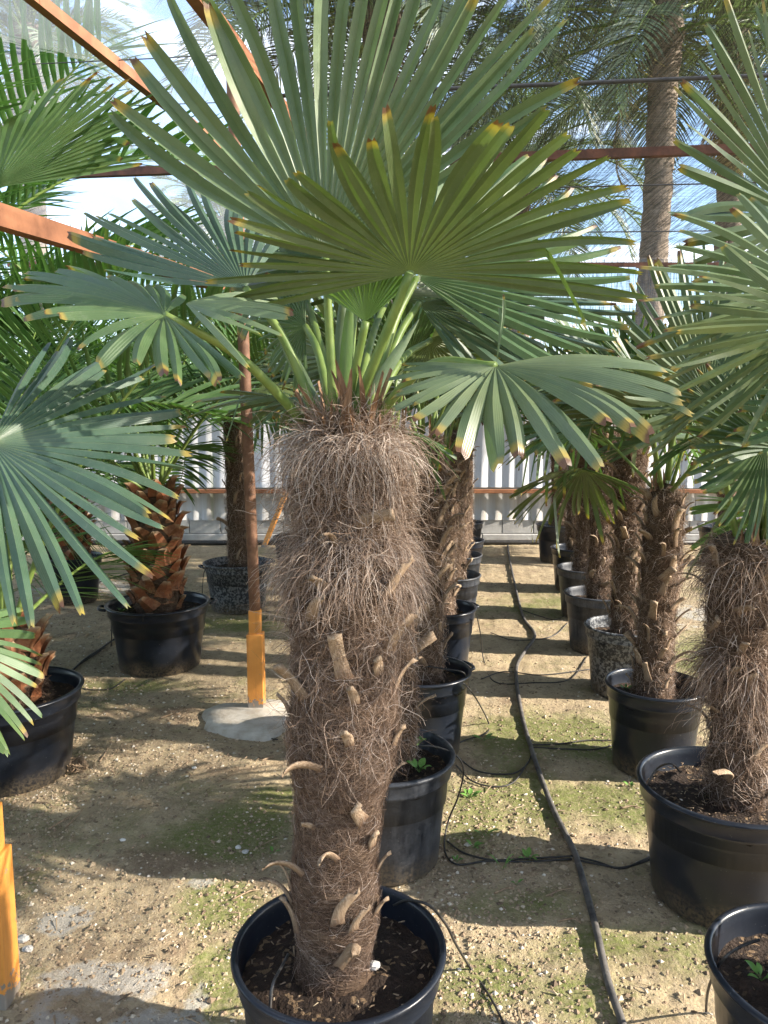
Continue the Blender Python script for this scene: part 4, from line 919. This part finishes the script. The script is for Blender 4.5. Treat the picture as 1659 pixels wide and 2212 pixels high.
# ------------------------------------------------------------------ tall date palms beyond the fence
GF = 'tall date palms beyond the fence'
def tall_palm(u, vtop, y, rad, label, nf, seed, s=1.0, dead=1, wid=1.2):
    c = at_y(u, vtop, y); root = empty('tall_date_palm', (c[0], y, 0)); tag(root, label, 'palm tree', GF); h = c[2]; r = np.random.default_rng(seed)
    zz = np.linspace(-.1, h, 30); sh = TrunkShape(zz, .06*np.sin(zz*.5+seed), 0*zz, rad*(1+.35*np.clip((zz-h+1.3)/.7, 0, 1)-.25*np.clip((zz-h+.5)/.5, 0, 1)))
    nz, na = 160, 28; z = np.linspace(-.1, h, nz); a = np.linspace(0, 6.2832, na, endpoint=False); Z, A = np.meshgrid(z, a, indexing='ij'); x, yy, rr = sh.at(Z)
    rr = rr*(1+.07*np.sign(np.sin(Z*22+A*3))*np.sin(A*7+Z*9)+.06*(fbm(A*4, Z*9, 2, seed)-.5)); V = np.stack([x+rr*np.cos(A), yy+rr*np.sin(A), Z], -1).reshape(-1, 3)
    link('trunk', mesh_np('trunk', V, grid_faces(nz, na, 0, True), mat=M['fartrunk']), root)
    az = r.random()*6.28
    for i in range(nf):
        az += 2.39996; q = i/(nf-1); feather_copy(root, FF[int(r.integers(4))], (x.flat[-1], 0, h-.1-.5*q), az, R(82-92*q)+r.normal(0, .08), r.normal(0, .3), s*r.uniform(.85, 1.1))
    for i in range(dead): feather_copy(root, FD[0], (x.flat[-1], 0, h-.5), r.random()*6.28, R(-55)+r.normal(0, .1), 0, s)
tall_palm(1432, -10, 13.0, .22, 'tall date palm with straight grey trunk rising behind the net beyond the fence', 32, 501, .95)
tall_palm(1592, 10, 14.5, .22, 'second tall date palm beside the straight grey trunk, with brown hanging fronds', 28, 502, .95, 4)
tall_palm(830, -60, 13.5, .26, 'bushy date palm filling the net behind the shaggy palm', 40, 503, 1.1)
tall_palm(1130, 330, 19.0, .24, 'lower date palm further off between the trunks', 40, 504, 1.0)
tall_palm(55, 60, 17.0, .26, 'hazy date palm seen through the clear film', 44, 505, .75, 6)
tall_palm(480, 470, 30.0, .26, 'distant small date palm behind the pole', 36, 506, 1.0)

# ------------------------------------------------------------------ irrigation
def gp(u, v, dz=.008):
    q = at_z(u, v, 0); q[2] = dz+float(ground_h(np.array(q[0]), np.array(q[1]))); return q
hose = [gp(u, v, .014) for u, v in ((1352, 2260), (1340, 2212), (1312, 2130), (1285, 2010), (1250, 1880), (1235, 1840), (1190, 1740), (1150, 1630), (1125, 1540), (1115, 1450), (1135, 1410), (1155, 1375), (1130, 1335), (1112, 1265), (1100, 1205), (1097, 1180))]
tag(tube_obj('irrigation_hose', catmull(hose, 120), .0115, M['hose_grey'], ns=10), 'dusty black main hose snaking along the aisle between two palm rows', 'hose')
def drip(pts, label, rad=.0035, mat='hose'):
    P = []
    for q in pts:
        if len(q) == 2: P.append(gp(q[0], q[1], rad+.003))
        else: P.append(at_t(*q) if q[2] > 0 else at_z(q[0], q[1], -q[2]))
    tag(tube_obj('drip_line', catmull(P, 10*len(P)), rad, M[mat], ns=6), label, 'drip line', 'thin black drip lines')
zr = -.405  # negative third value: height of the rim
drip([(850, 1955, -.37), (880, 1945, -.40), (925, 1955, -.412), (962, 1995, -.33), (985, 2040, -.2), (1015, 2095), (1060, 2160), (1095, 2230)], 'thin drip line arching out of the glossy pot of the big shaggy palm')
drip([(622, 2062, -.36), (610, 2085, -.39), (590, 2125, -.415), (583, 2180, -.36), (582, 2260, -.25)], 'pale short drip line hooked over the rim of the big shaggy palm pot', .0035, 'hose_grey')
drip([(853, 1655, -.36), (885, 1618, -.42), (935, 1612, -.43), (985, 1632, -.37), (1001, 1665, -.30), (990, 1720, -.18), (968, 1775, -.07), (960, 1835), (985, 1872), (1050, 1863), (1150, 1858), (1240, 1856)], 'thin drip line looping out of the dusty ribbed pot')
drip([(965, 1820), (1010, 1850), (1100, 1866), (1235, 1861)], 'thin drip line lying beside the loop from the dusty ribbed pot')
drip([(1245, 1858), (1290, 1868), (1340, 1882), (1385, 1868), (1422, 1845)], 'thin drip line from the main hose to the wide glossy pot')
drip([(1240, 1862), (1300, 1876), (1350, 1880), (1430, 1853)], 'second thin drip line from the main hose to the wide glossy pot')
drip([(1150, 1612), (1210, 1612), (1270, 1604), (1340, 1603)], 'thin straight drip line from the main hose to the slim stubbly palm')
drip([(1150, 1616), (1230, 1622), (1290, 1622), (1345, 1606)], 'second drip line from the main hose to the slim stubbly palm')
drip([(1000, 1475, -.40), (1015, 1490, -.36), (1035, 1520, -.2), (1055, 1565), (1050, 1590), (1000, 1605), (975, 1620)], 'thin drip line hanging off the second pot behind the big shaggy palm')
drip([(980, 1630), (1030, 1665), (1100, 1672), (1135, 1655), (1152, 1625)], 'thin drip line curving between the dusty ribbed pot and the main hose')
drip([(985, 1655), (1020, 1690), (1070, 1700), (1110, 1690), (1140, 1650)], 'wider curving drip line between the dusty ribbed pot and the main hose')
drip([(1030, 1330, -.38), (1038, 1370, -.2), (1045, 1430), (1070, 1475), (1150, 1478), (1230, 1470), (1268, 1420)], 'thin drip line crossing the aisle under the third pot')
drip([(1040, 1470), (1090, 1455), (1170, 1460), (1275, 1448)], 'thin drip line crossing the aisle to the white-speckled pot')
drip([(1060, 1370), (1110, 1385), (1190, 1378), (1228, 1345)], 'pale drip line curving across the sunny aisle', .0035, 'hose_grey')
drip([(1130, 1320), (1160, 1330), (1200, 1340), (1232, 1320)], 'thin drip line by the grey dusty pot', .0035)
drip([(1230, 1655), (1220, 1660, -.05), (1215, 1665, -.02)], 'stray bit of black tube on the moss') if False else None
drip([(1470, 1668, -.46), (1450, 1650, -.5), (1420, 1660, -.46), (1400, 1695, -.405), (1402, 1725, -.33), (1412, 1760, -.2)], 'thin drip line bent over the rim of the wide glossy pot')
drip([(1640, 2030, -.43), (1600, 2045, -.425), (1560, 2075, -.41), (1532, 2130, -.2), (1525, 2190), (1530, 2260)], 'thin drip line bent over the pot of dark soil')
drip([(245, 1310, -.42), (240, 1330, -.36), (240, 1395), (225, 1400), (190, 1425), (150, 1450)], 'thin drip line hanging from the broad black pot')
drip([(150, 1455), (185, 1425), (215, 1405), (245, 1385), (262, 1380)], 'bundle of dark tube behind the glossy pot with the root tangle', .007)
drip([(165, 1485), (200, 1490), (240, 1488), (270, 1470)], 'thin drip line looping beside the broad black pot')
drip([(330, 1325, -.44), (310, 1330, -.43), (308, 1370, -.25), (300, 1410, -.15)], 'thin drip line lying down the front of the broad black pot')
drip([(598, 1535), (575, 1565), (580, 1590), (600, 1600)], 'short black tube curling beside the concrete patch')
drip([(140, 1285), (200, 1265), (260, 1245), (330, 1225)], 'dark tube running back across the pale ground', .006)
drip([(450, 1225, -.43), (440, 1240, -.36), (437, 1290, -.1), (440, 1315)], 'thin drip line hanging from the grey speckled pot')
drip([(910, 1460, -.38), (905, 1440, -.43), (960, 1445, -.44), (1005, 1460, -.41), (960, 1520, -.2), (945, 1570, -.03)], 'thin drip line lying across the second pot behind the big shaggy palm')

# ------------------------------------------------------------------ weeds, twigs, litter
def weed(p, h, nl, label, seed, broad=1.0):
    r = np.random.default_rng(seed); root = empty('weed_seedling', p); tag(root, label, 'weed', 'green seedlings in the aisle and pots')
    for k in range(nl):
        a = k*2.4+r.normal(0, .3); L = h*r.uniform(.6, 1.1); hh = h*r.uniform(.5, 1.0); kk = np.linspace(0, 1, 6); hw = .3*L*broad*np.sin(np.pi*(kk*.9+.08))*.7
        x = L*kk; z = hh*np.sin(kk*1.9)*.6; C = np.stack([x*math.cos(a), x*math.sin(a), z], -1); s = np.array([-math.sin(a), math.cos(a), 0])
        stem = .3; V = np.stack([C-s*hw[:, None]*np.where(kk < stem, .12, 1)[:, None], C+np.array([0, 0, -.002]), C+s*hw[:, None]*np.where(kk < stem, .12, 1)[:, None]], 1).reshape(-1, 3)
        link('leaf', mesh_np('leaf', V, grid_faces(6, 3), mat=M['weed']), root)
for k, (u, v, h, nl, b, lab) in enumerate([(1045, 1602, .06, 6, .8, 'bright seedling on the ground by the second pot behind the big shaggy palm'), (1015, 1722, .05, 6, 1, 'bright low seedling on the bare ground right of the dusty ribbed pot'), (1140, 1858, .06, 5, .8, 'seedling growing beside the drip lines near the main hose'),
        (1022, 1830, .04, 4, 1, 'small seedling close against the loop of drip line'), (1045, 1805, .06, 3, .5, 'thin wispy seedling above the drip line loop'), (1085, 1880, .07, 4, .25, 'grassy tuft by the drip lines'), (1360, 1700, .03, 4, 1, 'tiny seedling on the moss before the slim stubbly palm'),
        (985, 1860, .03, 4, 1, 'tiny seedling at the foot of the dusty ribbed pot'), (1115, 1910, .025, 3, 1, 'tiny seedling on the mossy ground below the drip lines'), (590, 1840, .03, 3, 1, 'tiny seedling on the moss left of the big shaggy palm'), (1655, 1975, .11, 3, .2, 'grass blades at the foot of the wide glossy pot')]):
    weed(gp(u, v, .0), h, nl, lab, 700+k, b)
for k, (u, v, z, h, lab) in enumerate([(905, 1668, .36, .07, 'broad leaved seedling in the dusty ribbed pot'), (892, 1615, .36, .06, 'thin seedling at the back of the dusty ribbed pot'), (1352, 1490, .36, .04, 'bright seedling in the pot of the slim stubbly palm'), (1645, 2118, .36, .05, 'pale seedling in the pot of dark soil'), (262, 1322, .38, .05, 'pale seedling in the broad black pot')]):
    weed(at_z(u, v, z), h, 5, lab, 720+k, 1.0)
def twig(u0, v0, u1, v1, rad, label, bow=.01):
    a, b = gp(u0, v0, rad), gp(u1, v1, rad+.004); m = (a+b)/2+np.array([bow, bow, bow*.5]); C = catmull([a, m, b], 8)
    V, Fq = tube_np(C, rad*np.linspace(1, .5, 8), 6); tag(link('twig', mesh_np('twig', V, Fq, mat=M['twig'])), label, 'twig', 'dry twigs on the ground')
for q in [(105, 1792, 150, 1768, .004, 'dry twig on the ground left of the big shaggy palm'), (140, 1788, 178, 1752, .003, 'thinner dry twig lying against another twig'), (70, 1735, 118, 1748, .003, 'twig before the glossy pot with the root tangle'), (470, 1690, 520, 1668, .002, 'straw between the concrete patch and the big shaggy palm'),
          (215, 1648, 232, 1612, .003, 'short twig between the root tangle and the concrete patch'), (345, 1552, 390, 1545, .006, 'dark twig left of the concrete patch'), (1068, 1932, 1110, 1926, .004, 'dry twig on the sunny edge by the main hose'), (1180, 1938, 1238, 1925, .003, 'straw lying across the sunlit sand by the main hose'),
          (1340, 1748, 1385, 1750, .004, 'dark twig before the wide glossy pot'), (560, 1830, 605, 1812, .002, 'thin straw on the moss'), (500, 1945, 560, 1925, .003, 'orange straw beside the glossy pot of the big shaggy palm'), (1205, 1995, 1255, 2000, .003, 'pale straw beside the main hose on the sunlit sand')]:
    twig(*q)
def root_tangle(u, v):
    p = gp(u, v, .0); r = np.random.default_rng(66); parts = []
    for k in range(26):
        a = r.random()*6.28; C = [p+np.array([.05*math.cos(a+j*.9)*r.uniform(.4, 1.1), .05*math.sin(a+j*.9)*r.uniform(.4, 1.1), r.uniform(.0, .06)]) for j in range(4)]; V, Fq = tube_np(catmull(C, 12), .0025, 5); parts.append((V, Fq))
    V, f, _ = merge(parts); tag(link('root_tangle', mesh_np('root_tangle', V, f, mat=M['twig'])), 'tangle of orange dry roots beside the glossy pot', 'roots')
root_tangle(165, 1665)
def lump(u, v, s, mat, label, cat, seed, name='stone', z=None):
    r = np.random.default_rng(seed); n, m = 7, 10; V = []
    for i in range(n):
        for j in range(m):
            a, b = math.pi*i/(n-1), 2*math.pi*j/m; q = s*(1+.35*(r.random()-.5)); V.append([q*math.sin(a)*math.cos(b), q*math.sin(a)*math.sin(b)*.8, q*.55*math.cos(a)])
    o = link(name, mesh_np(name, np.array(V), grid_faces(n, m, 0, True), smooth=False, mat=M[mat])); o.location = gp(u, v, s*.3) if z is None else at_z(u, v, z); tag(o, label, cat, 'loose stones')
for k, (u, v, s, lab) in enumerate([(515, 1830, .012, 'white stone on the moss left of the big shaggy palm'), (530, 1842, .014, 'grey clod beside the white stone'), (420, 1660, .012, 'pale stone between the concrete patch and the mossy shade'), (50, 2030, .02, 'grey stone beside the orange based post'), (60, 2048, .016, 'flat grey stone beside the orange based post'),
        (265, 1815, .011, 'round pale stone in the shade left of the big shaggy palm'), (705, 1985, .01, 'lump of earth at the trunk') ][:6]): lump(u, v, s, 'white' if k in (0, 2, 5) else 'block', lab, 'stone', 800+k)
lump(808, 2085, .017, 'white', 'round pale stone on the soil of the glossy pot', 'stone', 820, z=.36)
# bark chips on the soil of the big pot and the wide pot
def litter(cx, cy, rad, z, n, seed, label):
    r = np.random.default_rng(seed); parts = []
    for k in range(n):
        q = rad*math.sqrt(r.random()); a = r.random()*6.28; L = r.uniform(.004, .018); w = r.uniform(.001, .003); b = r.random()*6.28
        d = np.array([math.cos(b), math.sin(b), r.normal(0, .25)])*L/2; s = np.array([-math.sin(b), math.cos(b), 0])*w; c = np.array([cx+q*math.cos(a), cy+q*math.sin(a), z+r.uniform(0, .012)])
        V = np.array([c-d-s, c-d+s, c+d+s*.6, c+d-s*.6, c-d*.2+np.array([0, 0, w])]); parts.append((V, np.array([[0, 1, 4], [1, 2, 4], [2, 3, 4], [3, 0, 4]]), {'hc': np.full(5, np.clip(r.normal(.22, .25), 0, 1))}))
    V, f, a = merge(parts); tag(link('bark_litter', mesh_np('bark_litter', V, f, attrs=a, smooth=False, mat=M['pebble'])), label, 'litter', kind='stuff')
litter(MX, MY, .21, .345, 110, 31, 'bark chips and straw on the soil of the big shaggy palm pot')
litter(r1xy[0]-.02, r1xy[1], .25, .346, 400, 32, 'pale bark chips on the soil of the wide glossy pot')
litter(p[0], p[1], .01, .3, 1, 33, 'bark chip') if False else None

def ground_litter(n, seed):
    r = np.random.default_rng(seed); parts = []
    for k in range(n):
        y = 1.1+4.2*r.random()**1.6; x = (r.random()*2-1)*(.25+.55*y); L = r.uniform(.008, .035)*(1 if r.random() < .85 else 2.2); w = r.uniform(.001, .004); b = r.random()*6.28
        if fbm(np.array(x*1.7), np.array(y*1.7), 2, 21) < .36: continue
        z = float(ground_h(np.array(x), np.array(y))); d = np.array([math.cos(b), math.sin(b), r.normal(0, .12)])*L/2; sv = np.array([-math.sin(b), math.cos(b), 0])*w; c = np.array([x, y, z+.006])
        V = np.array([c-d-sv, c-d+sv, c+d+sv*.5, c+d-sv*.5, c-d*.2+np.array([0, 0, w*1.5])]); parts.append((V, np.array([[0, 1, 4], [1, 2, 4], [2, 3, 4], [3, 0, 4]]), {'hc': np.full(5, np.clip(r.normal(.42, .28), .08, 1))}))
    V, f, a = merge(parts); tag(link('leaf_litter', mesh_np('leaf_litter', V, f, attrs=a, smooth=False, mat=M['pebble'])), 'dry leaf scraps and bark crumbs strewn over the ground', 'litter', kind='stuff')
ground_litter(2000, 41)
